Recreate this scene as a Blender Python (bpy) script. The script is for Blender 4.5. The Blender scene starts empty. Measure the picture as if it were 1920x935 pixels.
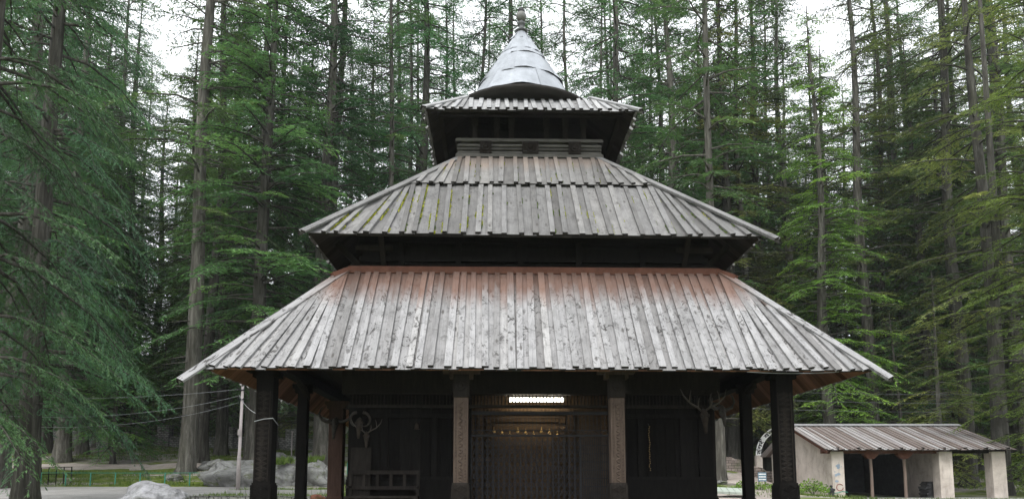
import bpy, math, random
import numpy as np
from mathutils import Vector, Matrix
R = math.radians
random.seed(11)
rng = np.random.default_rng(11)
SC = bpy.context.scene
COL = SC.collection

# ------------------------------------------------------------------ camera, sky, sun, exposure
F = 1300.0                      # focal length in pixels of the 1920 wide photograph
PITCH = R(6.2)
EYE = 1.6
HOR = 912.0
PY = HOR - F * math.tan(PITCH)
cam = bpy.data.cameras.new('camera')
cam.sensor_fit = 'HORIZONTAL'; cam.sensor_width = 36.0
cam.lens = F / 1920 * 36.0
cam.shift_y = (PY - 467.5) / 1920
cam.clip_start = 0.1; cam.clip_end = 2000
cam_o = bpy.data.objects.new('camera', cam); COL.objects.link(cam_o)
cam_o.location = (0, 0, EYE); cam_o.rotation_euler = (math.pi / 2 + PITCH, 0, 0)
SC.camera = cam_o

SUN_EL, SUN_AZ = 52.0, 200.0     # azimuth clockwise from north (+y): behind the camera, a little left
w = bpy.data.worlds.new('World'); SC.world = w; w.use_nodes = True
nt = w.node_tree; nt.nodes.clear()
sky = nt.nodes.new('ShaderNodeTexSky'); sky.sky_type = 'NISHITA'; sky.sun_disc = False
sky.sun_elevation = R(SUN_EL); sky.sun_rotation = R(SUN_AZ); sky.dust_density = 3.0
hs = nt.nodes.new('ShaderNodeHueSaturation'); hs.inputs['Saturation'].default_value = 0.3
mx = nt.nodes.new('ShaderNodeMix'); mx.data_type = 'RGBA'; mx.inputs[0].default_value = 0.85
mx.inputs[7].default_value = (9.3, 9.6, 10.0, 1)          # the even cloud layer
bg = nt.nodes.new('ShaderNodeBackground'); bg.inputs['Strength'].default_value = 0.15
wo = nt.nodes.new('ShaderNodeOutputWorld')
nt.links.new(sky.outputs[0], hs.inputs['Color']); nt.links.new(hs.outputs[0], mx.inputs[6])
nt.links.new(mx.outputs[2], bg.inputs['Color']); nt.links.new(bg.outputs[0], wo.inputs['Surface'])

sl = bpy.data.lights.new('sun', 'SUN'); sl.energy = 1.5; sl.angle = R(25); sl.color = (1.0, 0.97, 0.92)
so = bpy.data.objects.new('sun', sl); COL.objects.link(so)
az = R(SUN_AZ); el = R(SUN_EL)
to_sun = Vector((math.sin(az) * math.cos(el), math.cos(az) * math.cos(el), math.sin(el)))
so.rotation_euler = to_sun.to_track_quat('Z', 'Y').to_euler()
so.location = (0, -20, 60)
SC.view_settings.view_transform = 'Standard'; SC.view_settings.look = 'None'
SC.view_settings.exposure = 0.72; SC.view_settings.gamma = 1.0
SC.view_settings.use_curve_mapping = False
SC.cycles.use_denoising = True
SC.cycles.max_bounces = 6; SC.cycles.diffuse_bounces = 3; SC.cycles.glossy_bounces = 2
SC.cycles.transmission_bounces = 3; SC.cycles.transparent_max_bounces = 4

# ------------------------------------------------------------------ helpers
def tag(o, label=None, cat=None, group=None, kind=None):
    if label: o['label'] = label
    if cat: o['category'] = cat
    if group: o['group'] = group
    if kind: o['kind'] = kind
    return o

def empty(name, loc=(0, 0, 0), rz=0.0, label=None, cat=None, group=None):
    o = bpy.data.objects.new(name, None); COL.objects.link(o)
    o.location = loc; o.rotation_euler = (0, 0, rz); o.empty_display_size = 0.3
    return tag(o, label, cat, group)

def ray(px, py, depth):
    u = (PY - py) / F; r = (px - 960) / F
    dy = math.cos(PITCH) - u * math.sin(PITCH); dz = math.sin(PITCH) + u * math.cos(PITCH)
    t = depth / dy
    return Vector((r * t, depth, EYE + dz * t))

class MB:
    """collects boxes, bars, tubes and sheets and links them as ONE mesh object"""
    def __init__(s): s.v = []; s.f = []; s.uv = []; s.mi = []
    def poly(s, pts, uvs=None, mi=0):
        b = len(s.v); s.v += [tuple(p) for p in pts]; s.f.append(tuple(range(b, b + len(pts))))
        s.uv += uvs if uvs else [(p[0], p[2]) for p in pts]; s.mi.append(mi)
    def hexa(s, p, uvs=None, end_mi=None):
        """8 corners: bottom ring 0-3, top ring 4-7 (same order)"""
        b = len(s.v); s.v += [tuple(q) for q in p]
        fs = [(0, 3, 2, 1), (4, 5, 6, 7), (0, 1, 5, 4), (1, 2, 6, 5), (2, 3, 7, 6), (3, 0, 4, 7)]
        for i, f in enumerate(fs):
            s.f.append(tuple(b + k for k in f))
            s.uv += [uvs[k] for k in f] if uvs else [(p[k][0] + p[k][1], p[k][2]) for k in f]
            s.mi.append(end_mi if (end_mi is not None and i == 2) else 0)
    def box(s, c, size, rz=0.0, M=None):
        hx, hy, hz = size[0] / 2, size[1] / 2, size[2] / 2
        P = [Vector(q) for q in ((-hx, -hy, -hz), (hx, -hy, -hz), (hx, hy, -hz), (-hx, hy, -hz),
                                 (-hx, -hy, hz), (hx, -hy, hz), (hx, hy, hz), (-hx, hy, hz))]
        if M is not None: P = [M @ q for q in P]
        elif rz: P = [Matrix.Rotation(rz, 3, 'Z') @ q for q in P]
        c = Vector(c); s.hexa([q + c for q in P]); return s
    def bar(s, a, b, w, d, up=(0, 0, 1)):
        a = Vector(a); b = Vector(b); t = (b - a).normalized(); up = Vector(up)
        x = t.cross(up)
        if x.length < 1e-4: x = t.cross(Vector((0, 1, 0)))
        x.normalize(); y = x.cross(t).normalized(); x *= w / 2; y *= d / 2
        s.hexa([a - x - y, a + x - y, b + x - y, b - x - y, a - x + y, a + x + y, b + x + y, b - x + y]); return s
    def tube(s, pts, rad, n=8, cap=True):
        pts = [Vector(p) for p in pts]; k = len(pts)
        if not hasattr(rad, '__len__'): rad = [rad] * k
        b = len(s.v); ref = Vector((0.31, 0.17, 0.93))
        for i, p in enumerate(pts):
            t = (pts[min(i + 1, k - 1)] - pts[max(i - 1, 0)]).normalized()
            x = t.cross(ref)
            if x.length < 0.1: x = t.cross(Vector((1, 0, 0)))
            x.normalize(); y = t.cross(x)
            for j in range(n):
                a = 2 * math.pi * j / n
                s.v.append(tuple(p + (x * math.cos(a) + y * math.sin(a)) * rad[i]))
        for i in range(k - 1):
            for j in range(n):
                j2 = (j + 1) % n
                s.f.append((b + i * n + j, b + i * n + j2, b + (i + 1) * n + j2, b + (i + 1) * n + j))
                s.uv += [(j / n, i), ((j + 1) / n, i), ((j + 1) / n, i + 1), (j / n, i + 1)]; s.mi.append(0)
        if cap:
            for ring, rev in ((0, False), (k - 1, True)):
                f = [b + ring * n + j for j in range(n)]
                s.f.append(tuple(f if rev else f[::-1])); s.uv += [(0, 0)] * n; s.mi.append(0)
        return s
    def lathe(s, prof, c=(0, 0, 0), n=24, wob=None):
        b = len(s.v); k = len(prof)
        for i, (r, z) in enumerate(prof):
            for j in range(n):
                a = 2 * math.pi * j / n
                q = r * (1 + (wob(i, a) if wob else 0))
                s.v.append((c[0] + q * math.cos(a), c[1] + q * math.sin(a), c[2] + z))
        for i in range(k - 1):
            for j in range(n):
                j2 = (j + 1) % n
                s.f.append((b + i * n + j, b + i * n + j2, b + (i + 1) * n + j2, b + (i + 1) * n + j))
                s.uv += [(j / n * 6, prof[i][1]), ((j + 1) / n * 6, prof[i][1]), ((j + 1) / n * 6, prof[i + 1][1]), (j / n * 6, prof[i + 1][1])]; s.mi.append(0)
        return s
    def build(s, name, mat, parent=None, smooth=False):
        me = bpy.data.meshes.new(name); me.from_pydata(s.v, [], s.f)
        uv = me.uv_layers.new(name='UVMap'); uv.data.foreach_set('uv', np.array(s.uv, 'f').ravel())
        mats = mat if isinstance(mat, (list, tuple)) else [mat]
        for m in mats:
            if m: me.materials.append(m)
        if len(mats) > 1: me.polygons.foreach_set('material_index', np.array(s.mi, 'i'))
        if smooth: me.polygons.foreach_set('use_smooth', np.ones(len(s.f), 'bool'))
        me.update()
        o = bpy.data.objects.new(name, me); COL.objects.link(o)
        if parent is not None: o.parent = parent
        return o

def np_mesh(name, V, Q, mat, tone=None, parent=None, smooth=False):
    """V (n,3), Q (m,k) -> mesh object"""
    V = np.asarray(V, 'f'); Q = np.asarray(Q, 'i'); k = Q.shape[1]
    me = bpy.data.meshes.new(name)
    me.vertices.add(len(V)); me.vertices.foreach_set('co', V.ravel())
    me.loops.add(Q.size); me.loops.foreach_set('vertex_index', Q.ravel())
    me.polygons.add(len(Q)); me.polygons.foreach_set('loop_start', np.arange(0, Q.size, k, dtype='i'))
    me.polygons.foreach_set('loop_total', np.full(len(Q), k, 'i'))
    if tone is not None:
        a = me.attributes.new('tone', 'FLOAT', 'FACE'); a.data.foreach_set('value', np.asarray(tone, 'f'))
    if smooth: me.polygons.foreach_set('use_smooth', np.ones(len(Q), 'bool'))
    me.materials.append(mat); me.update(calc_edges=True)
    o = bpy.data.objects.new(name, me); COL.objects.link(o)
    if parent is not None: o.parent = parent
    return o

# ------------------------------------------------------------------ materials
class NT:
    def __init__(s, name):
        s.m = bpy.data.materials.new(name); s.m.use_nodes = True; s.t = s.m.node_tree
        s.b = s.t.nodes['Principled BSDF']; s.out = s.t.nodes['Material Output']
    def n(s, typ, **kw):
        o = s.t.nodes.new(typ)
        for k, v in kw.items(): setattr(o, k, v)
        return o
    def l(s, a, b): s.t.links.new(a, b)
    def coord(s, kind='Object', scale=(1, 1, 1), loc=None):
        tc = s.n('ShaderNodeTexCoord'); mp = s.n('ShaderNodeMapping'); mp.inputs['Scale'].default_value = scale
        if loc: mp.inputs['Location'].default_value = loc
        s.l(tc.outputs[kind], mp.inputs['Vector']); return mp.outputs[0]
    def noise(s, vec, scale=5, detail=4, rough=0.6, dist=0.0):
        o = s.n('ShaderNodeTexNoise'); o.inputs['Scale'].default_value = scale; o.inputs['Detail'].default_value = detail
        o.inputs['Roughness'].default_value = rough; o.inputs['Distortion'].default_value = dist
        if vec is not None: s.l(vec, o.inputs['Vector'])
        return o.outputs['Fac']
    def ramp(s, fac, stops, interp='LINEAR'):
        o = s.n('ShaderNodeValToRGB'); e = o.color_ramp; e.interpolation = interp
        while len(e.elements) < len(stops): e.elements.new(0.5)
        for i, (p, c) in enumerate(stops):
            e.elements[i].position = p
            e.elements[i].color = (c, c, c, 1) if not hasattr(c, '__len__') else (*c[:3], 1)
        s.l(fac, o.inputs[0]); return o.outputs[0]
    def mix(s, fac, a, b, mode='MIX'):
        o = s.n('ShaderNodeMix'); o.data_type = 'RGBA'; o.blend_type = mode
        for sock, v in ((o.inputs[0], fac), (o.inputs[6], a), (o.inputs[7], b)):
            if hasattr(v, 'is_linked') or hasattr(v, 'node'): s.l(v, sock)
            elif hasattr(v, '__len__'): sock.default_value = (*v[:3], 1)
            else: sock.default_value = v if sock == o.inputs[0] else (v, v, v, 1)
        return o.outputs[2]
    def math(s, op, a, b=0.0):
        o = s.n('ShaderNodeMath', operation=op)
        for i, v in enumerate((a, b)):
            if hasattr(v, 'node'): s.l(v, o.inputs[i])
            else: o.inputs[i].default_value = v
        return o.outputs[0]
    def bump(s, h, strength=0.5, dist=0.02):
        o = s.n('ShaderNodeBump'); o.inputs['Strength'].default_value = strength; o.inputs['Distance'].default_value = dist
        s.l(h, o.inputs['Height']); s.l(o.outputs[0], s.b.inputs['Normal'])
    def fin(s, col, rough=0.85, spec=0.2, metal=0.0):
        if hasattr(col, 'node'): s.l(col, s.b.inputs['Base Color'])
        else: s.b.inputs['Base Color'].default_value = (*col, 1)
        s.b.inputs['Roughness'].default_value = rough; s.b.inputs['Specular IOR Level'].default_value = spec
        s.b.inputs['Metallic'].default_value = metal
        return s.m

def island(t):
    return t.n('ShaderNodeNewGeometry').outputs['Random Per Island']

def mat_plain(name, c, rough=0.8, spec=0.2, metal=0.0, var=0.25, scale=3.0, bump=0.0):
    t = NT(name); v = t.coord('Object'); n = t.noise(v, scale, 6, 0.65)
    c = np.array(c); col = t.ramp(n, [(0.25, tuple(c * (1 - var))), (0.75, tuple(np.minimum(c * (1 + var), 0.9)))])
    if bump: t.bump(t.noise(v, scale * 6, 5, 0.7), bump, 0.02)
    return t.fin(col, rough, spec, metal)

def mat_wood(name, dark, light, var=0.5, scale=(22, 22, 1.5), coord='Object', bump=0.35):
    """old planks: grain runs along z (Object) or v (UV); every plank its own tone"""
    t = NT(name); sc = scale if coord == 'Object' else (scale[0], scale[2], 1)
    v = t.coord(coord, sc)
    g = t.noise(v, 1.0, 6, 0.7, 0.4)
    col = t.ramp(g, [(0.25, dark), (0.75, light)])
    r = island(t); tone = t.ramp(r, [(0.0, 1 - var), (1.0, 1 + var * 0.6)])
    col = t.mix(1.0, col, tone, 'MULTIPLY')
    t.bump(g, bump, 0.01)
    return t.fin(col, 0.9, 0.02)

def mat_roof(name, base, stain=None, vlo=0.0, vhi=1.0, knots=0.6, tint=(1, 1, 1), light=1.0, moss=False):
    """weathered deodar boards. UV: u across the board in metres (+ random offset), v up the slope in metres"""
    t = NT(name)
    uv = t.coord('UV', (1, 1, 1))
    mp = t.n('ShaderNodeMapping'); mp.inputs['Scale'].default_value = (38, 1.6, 1); t.l(uv, mp.inputs['Vector'])
    g = t.noise(mp.outputs[0], 1.0, 7, 0.7, 0.6)
    b = np.array(base) * light
    col = t.ramp(g, [(0.22, tuple(b * 0.62)), (0.5, tuple(b)), (0.8, tuple(np.minimum(b * 1.25, 0.8)))])
    # every board its own tone
    r = island(t)
    tone = t.ramp(r, [(0.0, (0.62, 0.61, 0.60)), (0.35, (0.92, 0.92, 0.92)), (0.8, (1.05, 1.05, 1.06)), (1.0, (1.18, 1.17, 1.15))])
    col = t.mix(1.0, col, tone, 'MULTIPLY')
    # broad weather blotches
    mp2 = t.n('ShaderNodeMapping'); mp2.inputs['Scale'].default_value = (3.2, 2.0, 1); t.l(uv, mp2.inputs['Vector'])
    n2 = t.noise(mp2.outputs[0], 1.0, 5, 0.62)
    col = t.mix(1.0, col, t.ramp(n2, [(0.3, 0.70), (0.55, 1.0), (0.8, 1.12)]), 'MULTIPLY')
    # knots and mould
    if knots:
        mp3 = t.n('ShaderNodeMapping'); mp3.inputs['Scale'].default_value = (7.0, 4.6, 1); t.l(uv, mp3.inputs['Vector'])
        n3 = t.noise(mp3.outputs[0], 1.0, 6, 0.75, 1.2)
        mp4 = t.n('ShaderNodeMapping'); mp4.inputs['Scale'].default_value = (0.3, 0.5, 1); t.l(uv, mp4.inputs['Vector'])
        n4 = t.noise(mp4.outputs[0], 1.0, 2, 0.5)
        k = t.ramp(n3, [(0.535, 0.0), (0.585, 1.0)])
        zone = t.ramp(n4, [(0.36, 0.15), (0.62, 1.0)])
        km = t.math('MULTIPLY', t.math('MULTIPLY', k, zone), knots)
        col = t.mix(km, col, (0.045, 0.042, 0.04))
        vo = t.n('ShaderNodeTexVoronoi'); vo.inputs['Scale'].default_value = 1.0
        mp5 = t.n('ShaderNodeMapping'); mp5.inputs['Scale'].default_value = (4.5, 1.6, 1); t.l(uv, mp5.inputs['Vector'])
        t.l(mp5.outputs[0], vo.inputs['Vector'])
        kn = t.ramp(vo.outputs['Distance'], [(0.09, 1.0), (0.17, 0.0)])
        col = t.mix(t.math('MULTIPLY', kn, 0.75), col, (0.05, 0.045, 0.04))
    if stain:
        sp = t.n('ShaderNodeSeparateXYZ'); t.l(uv, sp.inputs[0])
        mp6 = t.n('ShaderNodeMapping'); mp6.inputs['Scale'].default_value = (3.0, 0.6, 1); t.l(uv, mp6.inputs['Vector'])
        n6 = t.noise(mp6.outputs[0], 1.0, 4, 0.6)
        vv = t.math('ADD', sp.outputs['Y'], t.math('MULTIPLY', t.math('SUBTRACT', n6, 0.5), 1.3))
        vv = t.math('ADD', vv, t.math('MULTIPLY', t.math('SUBTRACT', r, 0.5), 0.35))
        sm = t.math('DIVIDE', t.math('SUBTRACT', vv, vlo), vhi - vlo)
        sm = t.ramp(sm, [(0.0, 0.0), (1.0, 1.0)])
        scol = t.mix(1.0, t.ramp(g, [(0.25, tuple(np.array(stain) * 0.7)), (0.75, tuple(np.array(stain) * 1.2))]), tone, 'MULTIPLY')
        col = t.mix(t.math('MULTIPLY', sm, 0.88), col, scol)
    t.bump(g, 0.5, 0.006)
    return t.fin(col, 0.8, 0.2)

M = {}
M['roof_low'] = mat_roof('weathered_boards_low', (0.278, 0.274, 0.274), stain=(0.135, 0.074, 0.053), vlo=2.15, vhi=3.05, knots=1.0)
M['roof_mid'] = mat_roof('weathered_boards_mid', (0.170, 0.167, 0.163), knots=0.6)
M['roof_mid_up'] = mat_roof('weathered_boards_upper_course', (0.188, 0.184, 0.178), stain=(0.20, 0.165, 0.14), vlo=0.85, vhi=1.5, knots=0.4)
M['roof_top'] = mat_roof('weathered_boards_top', (0.30, 0.30, 0.30), knots=0.3)
M['roof_side'] = mat_roof('weathered_boards_side', (0.42, 0.41, 0.4), knots=0.5)
M['end_grain'] = mat_plain('end_grain', (0.028, 0.026, 0.024), 0.9, 0.02)
M['ridge_red'] = mat_wood('reddened_beam', (0.075, 0.036, 0.026), (0.14, 0.068, 0.05), 0.2, (6, 6, 6))
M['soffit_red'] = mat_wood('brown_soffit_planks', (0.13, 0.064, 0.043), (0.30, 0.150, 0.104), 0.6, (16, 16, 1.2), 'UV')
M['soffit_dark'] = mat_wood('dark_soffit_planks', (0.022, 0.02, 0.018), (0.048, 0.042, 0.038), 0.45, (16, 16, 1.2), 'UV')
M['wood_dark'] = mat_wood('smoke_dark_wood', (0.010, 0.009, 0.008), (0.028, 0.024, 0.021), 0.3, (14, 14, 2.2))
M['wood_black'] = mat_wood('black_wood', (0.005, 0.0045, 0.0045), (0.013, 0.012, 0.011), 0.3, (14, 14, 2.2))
M['wood_rail'] = mat_wood('grey_dark_rail', (0.05, 0.048, 0.045), (0.12, 0.115, 0.105), 0.3, (3, 20, 20))
M['wood_brown'] = mat_wood('carved_brown_column', (0.040, 0.030, 0.024), (0.105, 0.080, 0.065), 0.25, (18, 18, 1.8))
M['wood_red'] = mat_wood('red_brown_wood', (0.040, 0.025, 0.020), (0.085, 0.052, 0.041), 0.25, (14, 14, 2.0))
M['wood_warm'] = mat_wood('inner_carved_wood', (0.022, 0.015, 0.010), (0.085, 0.056, 0.032), 0.5, (12, 12, 12))
M['iron'] = mat_plain('dull_iron', (0.028, 0.028, 0.03), 0.7, 0.08, 0.0)
M['brass'] = mat_plain('brass', (0.26, 0.17, 0.06), 0.5, 0.4, 0.6)
M['bone'] = mat_plain('old_bone', (0.034, 0.028, 0.023), 0.9, 0.04, 0, 0.4, 9)
M['horn'] = mat_plain('dark_horn', (0.045, 0.04, 0.036), 0.8, 0.08, 0, 0.4, 12)
M['antler'] = mat_plain('pale_antler', (0.075, 0.064, 0.054), 0.7, 0.3, 0, 0.3, 12)
M['plaster'] = None

def mat_metal_sheet():
    t = NT('pale_sheet_metal'); uv = t.coord('UV', (1, 1, 1))
    n = t.noise(t.coord('Object', (1.2, 1.2, 0.6)), 2.2, 5, 0.6)
    r = island(t)
    col = t.ramp(n, [(0.3, (0.22, 0.236, 0.255)), (0.7, (0.34, 0.362, 0.394))])
    col = t.mix(1.0, col, t.ramp(r, [(0, 0.86), (1, 1.1)]), 'MULTIPLY')
    s = t.noise(t.coord('Object', (9, 9, 0.7)), 1.0, 5, 0.6)
    col = t.mix(t.ramp(s, [(0.6, 0.0), (0.75, 0.35)]), col, (0.22, 0.22, 0.23))
    t.bump(t.noise(t.coord('Object', (1, 1, 1)), 5.0, 3, 0.5), 0.35, 0.05)
    return t.fin(col, 0.42, 0.5, 0.25)
M['metal'] = mat_metal_sheet()

def mat_bark():
    t = NT('cedar_bark'); v = t.coord('Object', (5.5, 5.5, 0.7))
    n = t.noise(v, 1.0, 7, 0.7, 0.5)
    oi = t.n('ShaderNodeObjectInfo')
    col = t.ramp(n, [(0.28, (0.022, 0.020, 0.016)), (0.50, (0.080, 0.076, 0.065)), (0.72, (0.19, 0.182, 0.160))])
    col = t.mix(1.0, col, t.ramp(oi.outputs['Random'], [(0, 0.5), (0.6, 0.85), (1, 1.2)]), 'MULTIPLY')
    big = t.noise(t.coord('Object', (1.3, 1.3, 0.35)), 1.0, 3, 0.6)
    col = t.mix(t.ramp(big, [(0.55, 0.0), (0.75, 0.35)]), col, (0.06, 0.065, 0.035))
    t.bump(n, 0.9, 0.06)
    return t.fin(col, 0.95, 0.1)
M['bark'] = mat_bark()

def mat_foliage():
    t = NT('cedar_needles')
    oi = t.n('ShaderNodeObjectInfo')
    at = t.n('ShaderNodeAttribute'); at.attribute_name = 'tone'
    col = t.ramp(at.outputs['Fac'], [(0.0, (0.42, 0.42, 0.42)), (0.45, (0.85, 0.9, 0.85)), (0.9, (1.5, 1.45, 1.15)), (1.0, (1.45, 1.25, 0.95))])
    col = t.mix(1.0, col, oi.outputs['Color'], 'MULTIPLY')
    hv = t.n('ShaderNodeHueSaturation'); t.l(col, hv.inputs['Color'])
    t.l(t.math('ADD', 0.485, t.math('MULTIPLY', oi.outputs['Random'], 0.03)), hv.inputs['Hue'])
    t.l(t.math('ADD', 0.75, t.math('MULTIPLY', oi.outputs['Random'], 0.5)), hv.inputs['Value'])
    t.fin(hv.outputs[0], 0.6, 0.25)
    tr = t.n('ShaderNodeBsdfTranslucent'); t.l(hv.outputs[0], tr.inputs['Color'])
    ms = t.n('ShaderNodeMixShader'); ms.inputs[0].default_value = 0.3
    t.l(t.b.outputs[0], ms.inputs[1]); t.l(tr.outputs[0], ms.inputs[2]); t.l(ms.outputs[0], t.out.inputs['Surface'])
    return t.m
M['needles'] = mat_foliage()

def mat_leaf(name, a, b):
    t = NT(name); r = island(t)
    t.fin(t.ramp(r, [(0, a), (1, b)]), 0.55, 0.3)
    tr = t.n('ShaderNodeBsdfTranslucent'); t.l(t.b.inputs['Base Color'].links[0].from_socket, tr.inputs['Color'])
    ms = t.n('ShaderNodeMixShader'); ms.inputs[0].default_value = 0.3
    t.l(t.b.outputs[0], ms.inputs[1]); t.l(tr.outputs[0], ms.inputs[2]); t.l(ms.outputs[0], t.out.inputs['Surface'])
    return t.m
M['grass'] = mat_leaf('grass_blades', (0.045, 0.085, 0.014), (0.14, 0.21, 0.034))
M['bush'] = mat_leaf('bush_leaves', (0.06, 0.14, 0.02), (0.22, 0.36, 0.05))
M['moss'] = mat_leaf('yellow_moss', (0.22, 0.25, 0.02), (0.46, 0.46, 0.04))
M['moss_green'] = mat_leaf('green_moss', (0.06, 0.11, 0.015), (0.14, 0.2, 0.03))

def mat_rock(name, a, b, c, scale=1.2, moss=0.5, ck=0.7):
    t = NT(name); v = t.coord('Object', (1, 1, 1.4))
    n = t.noise(v, scale, 8, 0.68, 0.5); n2 = t.noise(v, scale * 5, 6, 0.7)
    col = t.ramp(n, [(0.3, a), (0.5, b), (0.7, c)])
    col = t.mix(t.ramp(n2, [(0.5, 0.0), (0.72, 0.55)]), col, tuple(np.array(a) * 0.6))
    vo = t.n('ShaderNodeTexVoronoi'); vo.feature = 'DISTANCE_TO_EDGE'; vo.inputs['Scale'].default_value = scale * 0.8
    w = t.n('ShaderNodeTexNoise'); w.inputs['Scale'].default_value = scale * 1.5; w.inputs['Detail'].default_value = 5; t.l(v, w.inputs['Vector'])
    mv = t.n('ShaderNodeVectorMath', operation='MULTIPLY_ADD'); mv.inputs[1].default_value = (0.7, 0.7, 0.7)
    t.l(w.outputs['Color'], mv.inputs[0]); t.l(v, mv.inputs[2]); t.l(mv.outputs[0], vo.inputs['Vector'])
    crack = t.ramp(vo.outputs['Distance'], [(0.0, 1.0), (0.035, 0.0)])
    col = t.mix(t.math('MULTIPLY', crack, ck), col, (0.05, 0.048, 0.042))
    st = t.noise(t.coord('Object', (2.2, 2.2, 0.35)), scale, 5, 0.6)
    col = t.mix(t.ramp(st, [(0.52, 0.0), (0.7, 0.5)]), col, tuple(np.array(a) * 0.5))
    m3 = t.noise(v, scale * 1.9, 6, 0.7)
    col = t.mix(t.math('MULTIPLY', t.ramp(m3, [(0.55, 0.0), (0.66, 1.0)]), moss), col, (0.085, 0.10, 0.035))
    t.bump(t.math('SUBTRACT', t.math('ADD', n, t.math('MULTIPLY', n2, 0.6)), t.math('MULTIPLY', crack, ck * 0.7)), 1.0, 0.10)
    return t.fin(col, 0.9, 0.15)
M['rock'] = mat_rock('grey_rock', (0.17, 0.17, 0.175), (0.31, 0.31, 0.32), (0.42, 0.42, 0.44), 1.3, 0.12, 0.22)
M['rock_pale'] = mat_rock('pale_rock', (0.10, 0.10, 0.092), (0.20, 0.20, 0.192), (0.31, 0.31, 0.30), 0.8, 0.85, 0.5)

def mat_stonewall(name, a, b, mortar, sx=3.2, sy=6.5):
    t = NT(name)
    br = t.n('ShaderNodeTexBrick'); br.offset = 0.5
    br.inputs['Scale'].default_value = 1.0; br.inputs['Mortar Size'].default_value = 0.016
    br.inputs['Brick Width'].default_value = 1 / sx; br.inputs['Row Height'].default_value = 1 / sy
    br.inputs['Color1'].default_value = (*a, 1); br.inputs['Color2'].default_value = (*b, 1); br.inputs['Mortar'].default_value = (*mortar, 1)
    uv = t.coord('UV', (1, 1, 1))
    d = t.n('ShaderNodeTexNoise'); d.inputs['Scale'].default_value = 3.0; t.l(uv, d.inputs['Vector'])
    mv = t.n('ShaderNodeVectorMath', operation='MULTIPLY_ADD'); mv.inputs[1].default_value = (0.09, 0.06, 0)
    t.l(d.outputs['Color'], mv.inputs[0]); t.l(uv, mv.inputs[2]); t.l(mv.outputs[0], br.inputs['Vector'])
    n = t.noise(t.coord('Object'), 5, 6, 0.7)
    col = t.mix(1.0, br.outputs['Color'], t.ramp(n, [(0.25, 0.6), (0.75, 1.3)]), 'MULTIPLY')
    col = t.mix(t.ramp(t.noise(t.coord('Object'), 1.2, 4), [(0.52, 0.0), (0.7, 0.6)]), col, (0.055, 0.07, 0.03))
    t.bump(br.outputs['Fac'], -0.8, 0.03)
    return t.fin(col, 0.95, 0.1)
M['stonewall'] = mat_stonewall('rubble_stone', (0.15, 0.15, 0.143), (0.29, 0.285, 0.27), (0.04, 0.04, 0.035))
M['stonewall_pink'] = mat_stonewall('pinkish_stone', (0.17, 0.14, 0.125), (0.28, 0.235, 0.21), (0.07, 0.06, 0.05), 2.6, 6.0)

def mat_plaster():
    t = NT('old_plaster'); v = t.coord('Object')
    n = t.noise(v, 1.3, 7, 0.65, 0.4); n2 = t.noise(t.coord('Object', (5, 5, 0.9)), 1.0, 5, 0.6)
    col = t.ramp(n, [(0.3, (0.33, 0.285, 0.25)), (0.5, (0.48, 0.425, 0.38)), (0.75, (0.60, 0.54, 0.49))])
    col = t.mix(t.ramp(n2, [(0.55, 0.0), (0.75, 0.5)]), col, (0.14, 0.12, 0.11))
    t.bump(t.noise(v, 12, 5, 0.7), 0.3, 0.02)
    return t.fin(col, 0.95, 0.1)
M['plaster'] = mat_plaster()
M['concrete'] = mat_plain('worn_concrete', (0.30, 0.295, 0.285), 0.9, 0.15, 0, 0.2, 1.5, 0.3)
M['green_paint'] = mat_plain('green_rail_paint', (0.03, 0.19, 0.13), 0.5, 0.4, 0, 0.25, 6)
M['white_paint'] = mat_plain('white_sign_paint', (0.72, 0.72, 0.70), 0.6, 0.3, 0, 0.08, 4)
M['black_paint'] = mat_plain('black_lettering', (0.015, 0.015, 0.015), 0.6, 0.3)
M['blue_paint'] = mat_plain('slate_blue_sign', (0.10, 0.17, 0.22), 0.6, 0.3, 0, 0.15)
M['galv'] = mat_plain('galvanised_pole', (0.36, 0.32, 0.31), 0.5, 0.4, 0.2, 0.15, 4)
M['wire'] = mat_plain('cable', (0.30, 0.31, 0.32), 0.5, 0.4)
M['wire_dark'] = mat_plain('dark_cable', (0.08, 0.085, 0.09), 0.5, 0.4)
M['slate'] = mat_plain('dark_slate_and_shade', (0.05, 0.05, 0.052), 0.9, 0.04, 0, 0.4, 3)
M['tube'] = NT('tube_lamp').m
_t = M['tube'].node_tree.nodes['Principled BSDF']
_t.inputs['Emission Color'].default_value = (1.0, 0.90, 0.72, 1); _t.inputs['Emission Strength'].default_value = 42.0
_t.inputs['Base Color'].default_value = (0.8, 0.8, 0.8, 1)

# ------------------------------------------------------------------ terrain
YL = [-60, 24, 30, 38, 40, 44, 50, 58, 62, 80, 100, 140, 200, 420]
ZL = [0.0, 0.25, 1.07, 1.52, 1.75, 2.66, 3.35, 4.55, 5.3, 8.2, 11.8, 18.5, 30, 78]
ZR = [0.0, 0.25, 0.85, 1.0, 1.06, 1.2, 1.7, 2.9, 3.6, 6.6, 10.2, 17.0, 29, 78]
def gnoise(x, y):
    return (np.sin(x * 0.31 + 1.3) * np.cos(y * 0.27 + 0.4) + 0.6 * np.sin(x * 0.73 + y * 0.51) + 0.35 * np.sin(x * 1.57 - y * 1.21 + 2.0)) / 2
def ground_z(x, y):
    x = np.asarray(x, float); y = np.asarray(y, float)
    zl = np.interp(y, YL, ZL); zr = np.interp(y, YL, ZR)
    s = np.clip((x - 13) / 6, 0, 1); s = s * s * (3 - 2 * s)
    z = zl * (1 - s) + zr * s
    z = z + gnoise(x, y) * np.clip((y - 38) / 20, 0, 1) * 0.30
    return z
def gz(x, y): return float(ground_z(x, y))

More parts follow.
